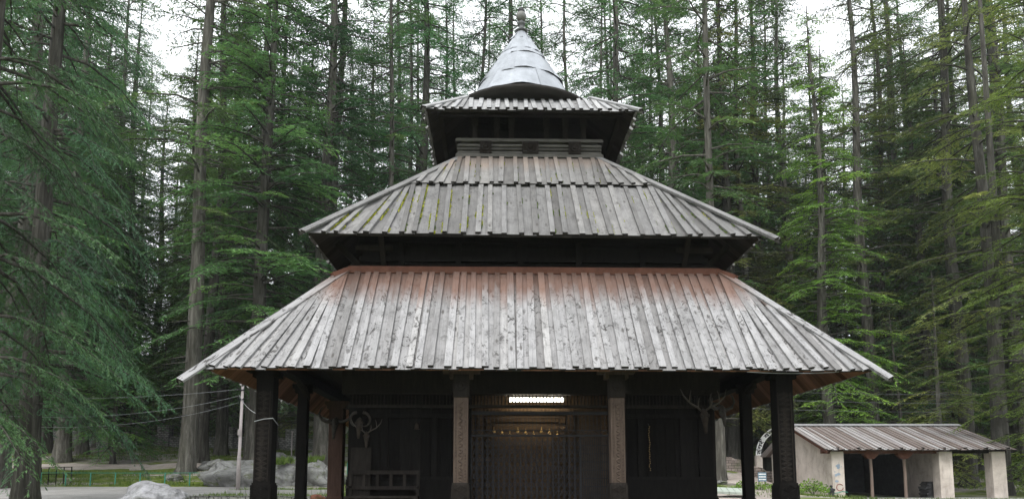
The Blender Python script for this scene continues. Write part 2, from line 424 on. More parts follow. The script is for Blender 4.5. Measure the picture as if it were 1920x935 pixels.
def mat_ground():
    t = NT('forest_ground'); tc = t.n('ShaderNodeTexCoord'); ob = tc.outputs['Object']
    n1 = t.noise(ob, 0.22, 6, 0.62, 0.6); n2 = t.noise(ob, 2.2, 7, 0.7); n3 = t.noise(ob, 14.0, 5, 0.7)
    dirt = t.ramp(n2, [(0.28, (0.11, 0.097, 0.085)), (0.5, (0.26, 0.238, 0.22)), (0.75, (0.42, 0.39, 0.365))])
    grass = t.ramp(n2, [(0.3, (0.045, 0.075, 0.015)), (0.55, (0.12, 0.155, 0.027)), (0.8, (0.21, 0.24, 0.045))])
    mp = t.n('ShaderNodeMapping'); mp.inputs['Scale'].default_value = (0.10, 0.55, 0.1); t.l(ob, mp.inputs['Vector'])
    band = t.noise(mp.outputs[0], 1.0, 5, 0.6, 0.7)
    sp = t.n('ShaderNodeSeparateXYZ'); t.l(ob, sp.inputs[0])
    far = t.ramp(t.math('DIVIDE', sp.outputs['Y'], 120.0), [(0.30, 0.05), (0.41, 0.0), (0.5, 0.02), (0.62, 0.12)])
    g = t.ramp(t.math('ADD', t.math('ADD', t.math('MULTIPLY', band, 0.6), t.math('MULTIPLY', n1, 0.4)), far), [(0.49, 0.0), (0.55, 1.0)])
    col = t.mix(g, dirt, grass)
    litter = t.ramp(n2, [(0.3, (0.022, 0.022, 0.014)), (0.6, (0.055, 0.06, 0.025)), (0.8, (0.085, 0.075, 0.05))])
    deep = t.ramp(t.math('ADD', t.math('DIVIDE', sp.outputs['Y'], 120.0), t.math('MULTIPLY', n1, 0.25)), [(0.62, 0.0), (0.80, 1.0)])
    col = t.mix(deep, col, litter)
    col = t.mix(t.ramp(n3, [(0.55, 0.0), (0.75, 0.5)]), col, (0.05, 0.042, 0.035))
    t.bump(t.math('ADD', n2, t.math('MULTIPLY', n3, 0.4)), 0.8, 0.12)
    return t.fin(col, 0.97, 0.1)
M['ground'] = mat_ground()

def sheet(name, xs, ys, dz, mat, zfun=ground_z):
    X, Y = np.meshgrid(xs, ys); Z = zfun(X, Y) + dz
    V = np.stack([X.ravel(), Y.ravel(), Z.ravel()], 1); nx = len(xs)
    i, j = np.meshgrid(np.arange(len(ys) - 1), np.arange(nx - 1), indexing='ij')
    a = (i * nx + j).ravel(); Q = np.stack([a, a + 1, a + nx + 1, a + nx], 1)
    o = np_mesh(name, V, Q, mat, smooth=True); tag(o, kind='structure'); return o
xs = np.concatenate([np.arange(-420, -80, 20), np.arange(-80, 80, 0.8), np.arange(80, 421, 20)])
ys = np.concatenate([np.arange(-200, 20, 10), np.arange(20, 70, 0.6), np.arange(70, 130, 2), np.arange(130, 420, 15)])
sheet('ground', xs, ys, 0.0, M['ground'])

def mat_road():
    t = NT('grey_road'); ob = t.coord('Object'); n = t.noise(ob, 0.7, 6, 0.6); n2 = t.noise(ob, 30, 4, 0.7)
    col = t.ramp(n, [(0.3, (0.23, 0.223, 0.213)), (0.7, (0.34, 0.33, 0.317))])
    col = t.mix(1.0, col, t.ramp(n2, [(0.3, 0.75), (0.7, 1.2)]), 'MULTIPLY')
    t.bump(n2, 0.3, 0.01); return t.fin(col, 0.95, 0.1)
M['road'] = mat_road()
sheet('road', np.arange(-70, -11.5, 0.8), np.arange(29.0, 38.61, 0.6), 0.02, M['road'])
def mat_path():
    t = NT('trodden_earth'); ob = t.coord('Object'); n = t.noise(ob, 1.1, 7, 0.66, 0.4); n2 = t.noise(ob, 16, 5, 0.7)
    col = t.ramp(n, [(0.3, (0.22, 0.19, 0.168)), (0.55, (0.37, 0.325, 0.292)), (0.8, (0.47, 0.42, 0.385))])
    col = t.mix(1.0, col, t.ramp(n2, [(0.3, 0.65), (0.7, 1.2)]), 'MULTIPLY')
    t.bump(n2, 0.5, 0.03); return t.fin(col, 0.97, 0.1)
M['path'] = mat_path()
def path_strip(name, pts, width, dz=0.03, n=40):
    P = np.array(pts, float); s = np.linspace(0, len(P) - 1, n)
    cx = np.interp(s, range(len(P)), P[:, 0]); cy = np.interp(s, range(len(P)), P[:, 1]); m = 5
    tx = np.gradient(cx); ty = np.gradient(cy); L = np.hypot(tx, ty); nx, ny = -ty / L, tx / L
    V = []
    for i in range(n):
        wv = width * (1 + 0.25 * math.sin(i * 0.9) + 0.15 * math.sin(i * 2.3))
        for k in range(m):
            o = (k / (m - 1) - 0.5) * wv
            x, y = cx[i] + nx[i] * o, cy[i] + ny[i] * o
            V.append((x, y, gz(x, y) + dz - (0.05 if k in (0, m - 1) else 0)))
    Q = [(i * m + k, i * m + k + 1, (i + 1) * m + k + 1, (i + 1) * m + k) for i in range(n - 1) for k in range(m - 1)]
    o = np_mesh(name, V, Q, M['path'], smooth=True); tag(o, kind='structure')
path_strip('forest_path', [(-60, 49), (-40, 47.5), (-27, 47), (-19, 46), (-14, 45), (-9, 46)], 4.2, 0.05, 60)
path_strip('dirt_path', [(9, 29), (12.5, 35), (15.2, 42), (16.6, 50), (17.5, 62), (20, 80)], 3.4, 0.05, 60)
path_strip('footpath', [(5, 40), (11, 41.5), (15, 41)], 2.6, 0.09, 30)
# ------------------------------------------------------------------ the temple
TX, TY, YAW = 0.463, 21.2, 0.022
temple = empty('wooden_temple', (TX, TY, 0), YAW,
               'old wooden pagoda temple with three weathered plank roofs and pale metal cone on top', 'temple')
def loc(px, py, ly):
    """photo pixel at temple depth ly -> temple coordinates"""
    p = ray(px, py, TY + ly)
    return Vector((p.x - TX + ly * YAW, ly, p.z))

class Roof:
    def __init__(s, h0, z0, h1, z1, p=2.2, off=(0, 0)):
        s.h0, s.z0, s.h1, s.z1, s.p = h0, z0, h1, z1, p; s.run = h0 - h1; s.rise = z1 - z0
        s.L = math.hypot(s.run, s.rise); s.n = Vector((0, -s.rise, s.run)) / s.L
    def top(s, xb):
        a = abs(xb)
        if a <= s.h1: t = 1.0
        else: t = 1 - max(0.0, 1 - (s.h0 - a) / s.run) ** s.p
        return t
    def pt(s, xb, f):
        """point a fraction f of the way along the board line that starts at xb on the eave"""
        t = s.top(xb); xt = xb if abs(xb) <= s.h1 else math.copysign(s.h0 - s.run * t, xb)
        tt = t * f
        return Vector((xb + (xt - xb) * f, -(s.h0 - s.run * tt), s.z0 + s.rise * tt)), tt * s.L
    def face(s, mb, k, pitch, bw, th=0.035, raise_=0.03, battens=True, jit=1.0, base_off=0.0, seed=0, edges=None, drop=0.05):
        rs = random.Random(seed * 31 + k); Mr = Matrix.Rotation(k * math.pi / 2, 3, 'Z')
        n = max(4, round(2 * s.h0 / pitch)); xs = [-s.h0 + 2 * s.h0 * i / n for i in range(n + 1)]
        for i in range(1, n): xs[i] += rs.uniform(-0.12, 0.12) * pitch * jit
        u = lambda d: -d / s.L
        up = Vector((0, s.run, s.rise)) / s.L
        for i in range(n):                                  # the wide under-boards
            a, b = xs[i] + 0.004, xs[i + 1] - 0.004
            lo = -rs.uniform(0, drop) * jit
            (A, va), (B, vb) = s.pt(a, 0), s.pt(b, 0); (D, vd), (C, vc) = s.pt(a, 1), s.pt(b, 1)
            A = A + up * lo; B = B + up * (lo + rs.uniform(-0.008, 0.008) * jit)
            o = s.n * (base_off + rs.uniform(0, 0.008)); w = s.n * th; ur = rs.uniform(0, 60)
            P = [A + o - w, B + o - w, C + o - w, D + o - w, A + o, B + o, C + o, D + o]
            uv = [(ur, lo), (ur + b - a, lo), (ur + b - a, vc), (ur, vd)] * 2
            mb.hexa([Mr @ q for q in P], uv, 1)
        if not battens: return
        for i in range(1, n):                               # the narrow cover battens
            x = xs[i]; (A, _), (C, vc) = s.pt(x, 0), s.pt(x, 1)
            ln = (C - A).length
            if ln < 0.25: continue
            d = (C - A) / ln; side = d.cross(s.n).normalized()
            wd = bw * rs.uniform(0.85, 1.15) / 2; lo = -rs.uniform(0.0, drop) * jit - 0.01
            sk = rs.uniform(-0.02, 0.02) * jit
            A2 = A + d * lo + side * sk; C2 = C - d * 0.02 - side * sk
            o0 = s.n * (base_off + 0.010); o1 = s.n * (base_off + 0.010 + raise_ * rs.uniform(0.85, 1.2)); ur = rs.uniform(0, 60)
            lift = s.n * rs.uniform(0, 0.012) * jit
            P = [A2 - side * wd + o0, A2 + side * wd + o0, C2 + side * wd + o0, C2 - side * wd + o0,
                 A2 - side * wd + o1 + lift, A2 + side * wd + o1 + lift, C2 + side * wd + o1, C2 - side * wd + o1]
            uv = [(ur, lo), (ur + wd * 2, lo), (ur + wd * 2, vc), (ur, vc)] * 2
            mb.hexa([Mr @ q for q in P], uv, 1)
            if edges is not None and k == 0: edges.append((A2, C2, side, wd, s.n, base_off))
    def hips(s, mat, parent, ext=0.35, extl=None, wd=0.17, th=0.05, off=0.075, t0=0.0, t1=1.0):
        extr = ext; MBS = [MB() for _ in range(4)]
        for k in range(4):
            Mr = Matrix.Rotation(k * math.pi / 2, 3, 'Z')
            for sx in (1, -1):
                mb = MBS[k if sx > 0 else (k - 1) % 4]
                ext = extl if (extl is not None and (k, sx) in ((0, -1), (3, 1))) else extr
                A = Vector((sx * s.h0, -s.h0, s.z0)); B = Vector((sx * s.h1, -s.h1, s.z1))
                d = (B - A).normalized(); A2 = A + (B - A) * t0 - d * ext; B2 = A + (B - A) * t1 + d * 0.05
                inn = s.n.cross(d).normalized()
                if inn.x * sx > 0: inn = -inn
                e = 0.06 * (1 if k % 2 == 0 else -1) * sx
                A3 = A2 - d * (0.12 if (k % 2 == 0) == (sx > 0) else 0.0)
                o0 = s.n * off; o1 = s.n * (off + th + (0.012 if sx > 0 else 0))
                out = -inn * 0.04
                P = [A3 + out + o0, A3 + inn * wd + o0, B2 + inn * wd + o0, B2 + out + o0,
                     A3 + out + o1, A3 + inn * wd + o1, B2 + inn * wd + o1, B2 + out + o1]
                ur = random.uniform(0, 50); uv = [(ur, 0), (ur + wd, 0), (ur + wd, 3), (ur, 3)] * 2
                mb.hexa([Mr @ q for q in P], uv, 1)
        for mb in MBS: mb.build('hip_board', [mat, EG], parent)

EG = M['end_grain']
def tier(name, rf, pitch, bw, mat, seed, soffit=None, raise_=0.035, hipw=0.17, edges=None, jit=1.0, base_off=0.0, hips=True, ext=0.35, extl=None, hoff=0.035, drop=0.05):
    mb = MB()
    for k in range(4): rf.face(mb, k, pitch, bw, raise_=raise_, seed=seed, edges=edges, jit=jit, base_off=base_off, drop=drop)
    o = mb.build(name, [mat, EG], temple)
    if hips:
        rf.hips(mat, o, ext=ext, extl=extl, wd=hipw, off=base_off + hoff)
    if soffit:
        sb = MB()
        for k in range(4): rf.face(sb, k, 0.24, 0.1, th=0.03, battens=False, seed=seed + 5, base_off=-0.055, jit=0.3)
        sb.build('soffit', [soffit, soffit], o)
    return o

def moss_strips(edges, parent, n, mat, lo, hi, xsel, seed, size=0.022, along=(0.0, 0.75)):
    rs = random.Random(seed); mb = MB()
    E = [e for e in edges if xsel(e[0].x)]
    for _ in range(n):
        A, C, side, wd, nn, off = rs.choice(E); sg = rs.choice((1, 1, 1, -1))
        t0 = rs.uniform(*along); ln = rs.uniform(lo, hi) / (C - A).length
        m = int(14 + 60 * ln * (C - A).length)
        for j in range(m):
            t = min(0.97, t0 + ln * rs.random())
            p = A + (C - A) * t + side * sg * (wd + rs.uniform(0.0, 0.022)) + nn * (off + 0.012 + rs.uniform(0, 0.022))
            q = [Vector((rs.gauss(0, 1), rs.gauss(0, 1), rs.gauss(0, 1))).normalized() * size for _ in range(3)]
            mb.poly([p + q[0], p + q[1], p + q[2]])
    mb.build('moss', mat, parent)

# stone platform and steps
b = MB(); b.box((0, 0, 0.44), (13.6, 14.4, 0.88)); b.box((0, 0, 0.89), (13.8, 14.6, 0.06))
plinth = b.build('plinth', M['stonewall'], temple)
b = MB()
for i in range(4): b.box((0, -7.45 - 0.3 * i, 0.37 - 0.1 * i), (4.2, 0.3, 0.74 - 0.2 * i))
b.build('steps', M['concrete'], temple)
FL = 0.92
# --- tier 1
r1 = Roof(6.97, 4.06, 4.65, 6.79, 2.2); e1 = []
lower = tier('lower_roof', r1, 0.262, 0.135, M['roof_low'], 1, M['soffit_red'], raise_=0.042, edges=e1, hipw=0.12, ext=0.30, extl=0.58, jit=1.5, drop=0.06)
b = MB()
for k in range(4):
    Mr = Matrix.Rotation(k * math.pi / 2, 3, 'Z')
    b.box(Mr @ Vector((0, -4.62, 6.86)), (9.1, 0.16, 0.17) if k % 2 == 0 else (0.16, 9.1, 0.17))
    for sx in (1, -1):
        b.bar(Mr @ Vector((sx * 4.50, -4.64, 6.90)), Mr @ Vector((sx * 4.88, -4.88, 6.66)), 0.14, 0.10)
b.build('ridge_beam', M['ridge_red'], lower)
# --- tier 2: two courses of boards
r2 = Roof(5.36, 7.53, 1.98, 11.0, 1.9); e2 = []; e2u = []
fr = 0.60
hm, zm = r2.h0 - r2.run * fr, r2.z0 + r2.rise * fr
r2a = Roof(5.36, 7.53, hm - 0.15, zm + 0.15 * r2.rise / r2.run, 1.9)
r2b = Roof(hm, zm, 1.98, 11.0, 1.7)
mid = tier('middle_roof', r2a, 0.352, 0.125, M['roof_mid'], 2, M['soffit_dark'], raise_=0.05, edges=e2, jit=1.4, hips=False, drop=0.06)
up = MB()
for k in range(4): r2b.face(up, k, 0.315, 0.125, raise_=0.045, seed=9, base_off=0.085, edges=e2u, jit=1.3, drop=0.05)
upo = up.build('upper_course', [M['roof_mid_up'], EG], mid)
r2.hips(M['roof_mid'], mid, ext=0.32, extl=0.18, wd=0.11, off=0.085)
sb = MB()
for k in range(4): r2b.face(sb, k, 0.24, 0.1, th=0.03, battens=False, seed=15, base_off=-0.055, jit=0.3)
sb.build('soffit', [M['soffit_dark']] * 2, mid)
moss_strips(e2, mid, 46, M['moss'], 0.15, 1.0, lambda x: x < -1.2, 3, 0.034)
moss_strips(e2, mid, 46, M['moss_green'], 0.06, 0.4, lambda x: True, 4, 0.028)
moss_strips(e2, mid, 30, M['moss'], 0.08, 0.5, lambda x: x > 0.3, 5, 0.026)
moss_strips(e2u, upo, 26, M['moss_green'], 0.05, 0.3, lambda x: True, 6, 0.018)
moss_strips(e2u, upo, 18, M['moss'], 0.05, 0.35, lambda x: True, 7, 0.018)
# --- tier 3
r3 = Roof(2.92, 12.03, 1.85, 12.95, 1.6)
top = tier('top_roof', r3, 0.25, 0.115, M['roof_top'], 3, M['soffit_dark'], raise_=0.045, hipw=0.10, ext=0.10, jit=1.5, drop=0.08)
# --- cone
cx = -0.16
b = MB(); rows = [(13.5, 1.75), (14.30, 1.32), (15.10, 0.87), (15.36, 0.72), (15.95, 0.36), (16.38, 0.09)]
rs = random.Random(4)
for i in range(len(rows) - 1):
    (z0, ra), (z1, rb) = rows[i], rows[i + 1]; m = (7, 6, 5, 6, 5)[i]; a0 = rs.uniform(0, 6)
    for j in range(m):
        s0 = a0 + 2 * math.pi * j / m; s1 = a0 + 2 * math.pi * (j + 1) / m + 0.03; nn = 8
        lift = rs.uniform(0.025, 0.065); tip = rs.uniform(-0.07, 0.04)
        for q in range(nn):
            A, B = s0 + (s1 - s0) * q / nn, s0 + (s1 - s0) * (q + 1) / nn
            f = lambda a, r, z: (cx + r * math.cos(a), r * math.sin(a), z)
            la = lift * (1 + 0.6 * math.sin(a0 + q * 1.3)); lb = lift * (1 + 0.6 * math.sin(a0 + (q + 1) * 1.3))
            if q == 0: la += 0.012
            b.v += [f(A, ra + la, z0 + tip), f(B, ra + lb, z0 + tip), f(B, rb + 0.004, z1 + 0.03), f(A, rb + (0.016 if q == 0 else 0.004), z1 + 0.03)]
            if q == 0: base = len(b.v) - 4
            n0 = len(b.v) - 4
            if q == 0: prev = (n0, n0 + 3); fa = (n0, n0 + 1, n0 + 2, n0 + 3)
            else: fa = (prev[0], n0 + 1, n0 + 2, prev[1])
            b.f.append(fa); b.uv += [(0, 0)] * 4; b.mi.append(0); prev = (n0 + 1, n0 + 2)
cone = b.build('cone_roof', M['metal'], temple)
b = MB(); b.lathe([(1.55, 12.45), (1.60, 12.85), (2.3, 12.88), (2.52, 12.95), (2.50, 13.05), (2.12, 13.28), (1.73, 13.50), (1.60, 13.48), (1.5, 13.3)], (cx, 0, 0), 48)
b.build('skirt', M['end_grain'], cone, True)
b = MB()
b.lathe([(0.0, 16.33), (0.20, 16.33), (0.22, 16.37), (0.13, 16.44), (0.085, 16.50), (0.085, 16.58), (0.13, 16.62), (0.13, 16.66), (0.075, 16.70), (0.075, 16.74)], (cx, 0, 0), 20)
fin = b.build('finial', mat_plain('tarnished_metal', (0.085, 0.088, 0.09), 0.6, 0.3, 0.1, 0.4, 5), temple, True)
b = MB(); b.lathe([(0.04, 16.72)] + [(max(0.02, 0.172 * math.sin(math.pi * i / 12)), 16.90 - 0.172 * math.cos(math.pi * i / 12)) for i in range(1, 12)] + [(0.03, 17.07)], (cx, 0, 0), 24)
b.build('ball', mat_plain('weathered_ball', (0.15, 0.15, 0.14), 0.6, 0.4, 0.2, 0.3, 6), fin, True)
b = MB(); b.lathe([(0.11, 17.03), (0.125, 17.08), (0.09, 17.16), (0.03, 17.20), (0.012, 17.24), (0.010, 17.9), (0.0, 17.92)], (cx, 0, 0), 16); b.build('spike', M['slate'], fin, True)
# --- walls of the tiers
def wall_ring(name, h, z0, z1, mat, pl=0.28, seed=0):
    b = MB(); rs = random.Random(seed)
    for k in range(4):
        Mr = Matrix.Rotation(k * math.pi / 2, 3, 'Z'); z = z0
        while z < z1:
            hh = pl * rs.uniform(0.8, 1.2); d = rs.uniform(0, 0.03)
            b.box(Mr @ Vector((0, -h + 0.06 - d, z + hh / 2)), (2 * h - 0.02 * (k % 2), 0.12, hh - 0.012) if k % 2 == 0 else (0.12, 2 * h - 0.3, hh - 0.012)); z += hh
    return b.build(name, mat, temple)
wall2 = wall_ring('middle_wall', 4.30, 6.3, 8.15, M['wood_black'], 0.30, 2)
for sx in (1, -1):
    for y in (-4.0, -2.4, 0.5): MB().bar((sx * 4.3, y, 7.05), (sx * 5.0, y, 7.75), 0.12, 0.14).build('bracket', M['wood_dark'], wall2)
    MB().bar((sx * 3.75, -4.3, 7.05), (sx * 3.75, -5.0, 7.78), 0.12, 0.14).build('bracket', M['wood_dark'], wall2)
    MB().box((sx * 3.95, -4.6, 7.42), (0.9, 0.12, 0.12)).build('bracket', M['wood_dark'], wall2)
    MB().box((sx * 4.35, -4.35, 7.0), (0.5, 0.14, 0.12)).build('bracket', M['wood_dark'], wall2)
b = MB()
for x in (-3.3, -1.9, -0.35, 1.1, 2.7): b.box((x, -4.42, 7.5), (0.14, 0.10, 1.5))
b.box((0, -4.44, 7.72), (8.7, 0.14, 0.18)); b.box((0, -4.40, 7.22), (8.7, 0.1, 0.12))
b.build('wall_frame', M['wood_black'], wall2)
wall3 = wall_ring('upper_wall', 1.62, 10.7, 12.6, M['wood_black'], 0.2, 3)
b = MB()
for k in range(4):
    Mr = Matrix.Rotation(k * math.pi / 2, 3, 'Z')
    b.box(Mr @ Vector((0, -2.55, 12.10)), (5.1, 0.12, 0.14) if k % 2 == 0 else (0.12, 5.1, 0.14))
b.build('eave_beam', M['wood_dark'], wall3)
# gallery with rails and posts
b = MB(); H = 2.06
for k in range(4):
    Mr = Matrix.Rotation(k * math.pi / 2, 3, 'Z')
    for z, d, hh in ((11.08, 0.16, 0.10), (11.54, 0.16, 0.09)):
        b.box(Mr @ Vector((0, -H, z)), (2 * H + 0.1, d, hh) if k % 2 == 0 else (d, 2 * H + 0.1, hh))
    for z in (11.19, 11.30, 11.41):
        b.tube([Mr @ Vector((-H, -H + 0.01, z)), Mr @ Vector((H, -H + 0.01, z))], 0.042, 8)
    b.box(Mr @ Vector((0, -H + 0.1, 11.3)), (2 * H, 0.03, 0.5) if k % 2 == 0 else (0.03, 2 * H, 0.5))
gal = b.build('gallery_rail', M['wood_rail'], temple)
for x, wd in ((-1.27, 0.34), (0.02, 0.46), (1.30, 0.34)):
    b = MB(); b.box((x, -H - 0.05, 11.31), (wd, 0.13, 0.36)); b.lathe([(0.0, 0.055), (0.05, 0.05), (0.07, 0.02), (0.12, 0.03), (0.15, 0.0)], (0, 0, 0), 16)
    nv = 80
    for i in range(len(b.v) - nv, len(b.v)):
        v = b.v[i]; b.v[i] = (x + v[0], -H - 0.115 - v[2], 11.31 + v[1])
    b.build('carved_block', M['wood_dark'], gal)
for x in (-1.58, -0.95, -0.52, 0.50, 1.05, 1.58):
    b = MB(); b.box((x, -1.98, 11.75), (0.14, 0.13, 0.5)); b.box((x, -1.98, 12.2), (0.18, 0.15, 0.42)); b.box((x, -1.98, 12.45), (0.34, 0.16, 0.10))
    b.build('gallery_post', M['wood_dark'], temple)
# --- porch columns
BEAM = 4.20
def carve(b, x, y, z0, z1, wd, cell=0.13, d=0.02):
    """rows of nested diamonds and an edge fillet cut on the front face (towards -y)"""
    for sx in (1, -1): b.box((x + sx * wd * 0.44, y - d / 2, (z0 + z1) / 2), (wd * 0.07, d, z1 - z0))
    n = int((z1 - z0) / cell)
    for i in range(n):
        zc = z0 + (i + 0.5) * (z1 - z0) / n; hw = wd * 0.36; hh = cell * 0.48
        for s in (1.0, 0.55):
            pts = [(x - hw * s, zc), (x, zc + hh * s), (x + hw * s, zc), (x, zc - hh * s)]
            for k in range(4):
                a, c = pts[k], pts[(k + 1) % 4]
                b.bar((a[0], y - d * 0.4, a[1]), (c[0], y - d * 0.4, c[1]), d * 1.1, 0.016, (0, -1, 0))
        b.box((x, y - d * 0.4, zc), (0.03, d, 0.03), M=Matrix.Rotation(0.78, 3, 'Y'))
def column(x, y, wd, mat, style, top=BEAM, label=None):
    zb = FL + (0.72 if style != 'thin' else 0.35)
    b = MB(); b.box((x, y, (zb + top) / 2), (wd, wd, top - zb))
    c = b.build('column', mat, temple)
    if label: c['label'] = label
    b = MB(); b.box((x, y, FL + 0.10), (wd + 0.14, wd + 0.14, 0.20)); b.box((x, y, (FL + 0.2 + zb) / 2), (wd + 0.08, wd + 0.08, zb - FL - 0.2)); b.box((x, y, zb + 0.025), (wd + 0.04, wd + 0.04, 0.05))
    if style in ('diamond', 'vine'): carve(b, x, y - wd / 2 - 0.04, FL + 0.22, zb, wd + 0.06, 0.16)
    b.build('base', M['wood_dark'] if style == 'vine' else mat, c)
    b = MB()
    if style == 'thin':
        b.box((x, y, top - 0.05), (wd + 0.30, wd * 0.9, 0.1)); b.box((x, y, top - 0.16), (wd + 0.16, wd * 0.9, 0.12))
    else:
        b.box((x, y, top - 0.06), (wd + 0.5, wd * 0.9, 0.12)); b.box((x, y, top - 0.18), (wd + 0.2, wd * 0.92, 0.12))
    b.build('capital', mat, c)
    if style == 'diamond':
        b = MB(); carve(b, x - 0.02, y - wd / 2, zb + 0.08, top - 0.55, wd * 0.9, 0.105, 0.018); b.build('carving', M['wood_dark'], c)
    if style == 'vine':
        b = MB(); zt = top - 0.72
        for sx in (1, -1):
            b.box((x + sx * wd * 0.44, y - wd / 2 - 0.01, (zb + zt) / 2), (wd * 0.07, 0.022, zt - zb - 0.1)); b.box((x + sx * wd * 0.21, y - wd / 2 - 0.008, (zb + zt) / 2), (wd * 0.05, 0.018, zt - zb - 0.1))
        z = zb + 0.1; i = 0
        while z < zt - 0.08:
            for sx in (1, -1): b.box((x + sx * wd * 0.325, y - wd / 2 - 0.006, z), (0.032, 0.018, 0.032), M=Matrix.Rotation(0.78, 3, 'Y'))
            s = 1 if i % 2 else -1
            b.tube([(x - s * wd * 0.16, y - wd / 2, z - 0.03), (x + s * wd * 0.04, y - wd / 2 - 0.014, z), (x + s * wd * 0.16, y - wd / 2, z + 0.045)], [0.010, 0.018, 0.008], 5)
            z += 0.066; i += 1
        b.build('carving', mat, c)
        b = MB(); b.box((x, y - 0.02, top - 0.42), (wd + 0.03, wd + 0.03, 0.5))
        b.tube([(x, y - wd / 2 - 0.03, top - 0.42), (x, y - wd / 2 - 0.06, top - 0.42)], [0.11, 0.10], 16)
        b.tube([(x, y - wd / 2 - 0.05, top - 0.42), (x, y - wd / 2 - 0.085, top - 0.42)], [0.05, 0.035], 12)
        b.build('rosette_block', M['wood_dark'], c)
    return c
YF = -6.1
lo_l = loc(501, 850, YF).x; lo_r = loc(1474, 850, YF).x
column(lo_l, YF, 0.36, M['wood_black'], 'diamond'); column(lo_r, YF, 0.36, M['wood_black'], 'diamond')
column(loc(864.5, 850, YF).x, YF, 0.31, M['wood_brown'], 'vine', label='sun-bleached brown column left of the gate')
column(loc(1157.5, 850, YF).x, YF, 0.31, M['wood_brown'], 'vine', label='sun-bleached brown column right of the gate')
column(loc(569, 850, -3.5).x, -3.5, 0.24, M['wood_black'], 'thin'); column(loc(1404, 850, -3.7).x, -3.7, 0.24, M['wood_black'], 'thin')
column(loc(633, 850, 0.1).x, 0.1, 0.42, M['wood_red'], 'thin', label='thick red-brown column at the rear left'); column(5.6, 0.1, 0.36, M['wood_dark'], 'thin')
# beams and ceiling of the porch
b = MB()
b.box((-0.2, YF, BEAM + 0.14), (12.1, 0.32, 0.28)); b.box((-5.82, 0, BEAM + 0.12), (0.3, 12.0, 0.24)); b.box((5.5, 0, BEAM + 0.12), (0.3, 12.0, 0.24)); b.box((0, 5.9, BEAM + 0.14), (11.6, 0.3, 0.28))
b.build('porch_beam', M['wood_black'], temple)
b = MB()
for i in range(44): b.box((-5.75 + i * 0.262, -0.1, BEAM + 0.32 + 0.004 * (i % 3)), (0.25, 12.2, 0.04))
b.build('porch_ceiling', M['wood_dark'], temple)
for sx, x in ((-1, -5.82), (1, 5.5)):
    b = MB(); xx = x - sx * 0.05
    b.tube([(xx - sx * 0.0, -3.6 - 0.75, BEAM - 0.02), (xx, -3.6 - 0.6, BEAM - 0.10), (xx, -3.6 - 0.3, BEAM - 0.14), (xx, -3.45, BEAM - 0.35)], [0.05, 0.08, 0.09, 0.07], 8)
    b.build('bracket', M['wood_dark'], temple)
# --- sanctum
WY = -4.5
xl, xr = loc(655, 850, WY).x, loc(1340, 850, WY).x
gl, gr = loc(884, 850, WY).x, loc(1142, 850, WY).x
b = MB(); rs = random.Random(8)
for (a, c) in ((xl, gl), (gr, xr)):
    n = round((c - a) / 0.24); wd = (c - a) / n
    for i in range(n): b.box((a + (i + 0.5) * wd, WY + 0.07 - rs.uniform(0, 0.012), (FL + 3.9) / 2), (wd - 0.006, 0.14, 3.9 - FL))
for sx, x in ((1, xl), (-1, xr)):
    z = FL
    while z < 4.3: b.box((x + sx * 0.08, 0.0, z + 0.14), (0.15, 8.8, 0.27)); z += 0.28
b.box(((xl + xr) / 2, 4.4, 2.6), (xr - xl, 0.15, 3.4))
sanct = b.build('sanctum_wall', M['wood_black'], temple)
b = MB(); b.box(((xl + xr) / 2, WY - 0.04, 4.12), (xr - xl + 0.3, 0.30, 0.62)); b.box(((xl + xr) / 2, WY - 0.14, 3.87), (xr - xl + 0.2, 0.22, 0.10))
b.box(((xl + xr) / 2, WY - 0.10, 3.52), (xr - xl, 0.10, 0.07))
b.build('lintel', M['wood_dark'], sanct)
b = MB(); x = xl + 0.1
while x < xr - 0.1:
    b.lathe([(0.010, 3.80), (0.018, 3.76), (0.012, 3.70), (0.020, 3.64), (0.012, 3.58), (0.016, 3.55)], (x, WY - 0.12, 0), 6); x += 0.083
b.build('peg_fringe', M['wood_dark'], sanct)
for (a, c) in ((xl, gl), (gr, xr)):   # frames, niche and ledge on the front wall
    b = MB()
    b.box((a + 0.22, WY - 0.06, 2.2), (0.42, 0.12, 2.6)); b.box((c - 0.22, WY - 0.05, 2.2), (0.3, 0.1, 2.6))
    b.box(((a + c) / 2, WY - 0.07, 1.80), (c - a, 0.16, 0.09)); b.box(((a + c) / 2, WY - 0.05, 3.3), (c - a - 0.5, 0.1, 0.1))
    b.box(((a + c) / 2, WY - 0.10, 1.35), (c - a, 0.22, 0.85))
    for f in (0.3, 0.7): b.box((a + (c - a) * f, WY - 0.05, 2.55), (0.12, 0.09, 1.45))
    b.build('wall_frame', M['wood_black'], sanct)
b = MB()   # doorway carved inside, lit by the tube
dy = WY + 1.0
b.box(((gl + gr) / 2, dy + 0.1, 2.5), (gr - gl + 0.8, 0.1, 3.3))
for sx, x in ((1, gl), (-1, gr)): b.box((x - sx * 0.02, WY + 0.6, 2.5), (0.08, 0.85, 3.3))
b.box(((gl + gr) / 2, WY + 0.6, 4.0), (gr - gl + 0.2, 0.85, 0.08))
c0 = loc(985, 850, dy).x
for i, (hw, zt) in enumerate(((1.15, 3.45), (0.95, 3.25), (0.75, 3.05))):
    y = dy + 0.02 - 0.06 * (2 - i) + 0.04
    for s in (1, -1): b.box((c0 + s * hw, y, (FL + zt) / 2), (0.15, 0.1, zt - FL))
    b.box((c0, y, zt + 0.075), (2 * hw + 0.15, 0.1, 0.15))
for i in range(60):
    s = 1 if i % 2 else -1; hw = (1.15, 0.95)[(i // 2) % 2]
    b.box((c0 + s * hw, dy - 0.10, FL + 0.1 + (i // 4) * 0.16), (0.09, 0.05, 0.10), M=Matrix.Rotation(i * 0.7, 3, 'Y'))
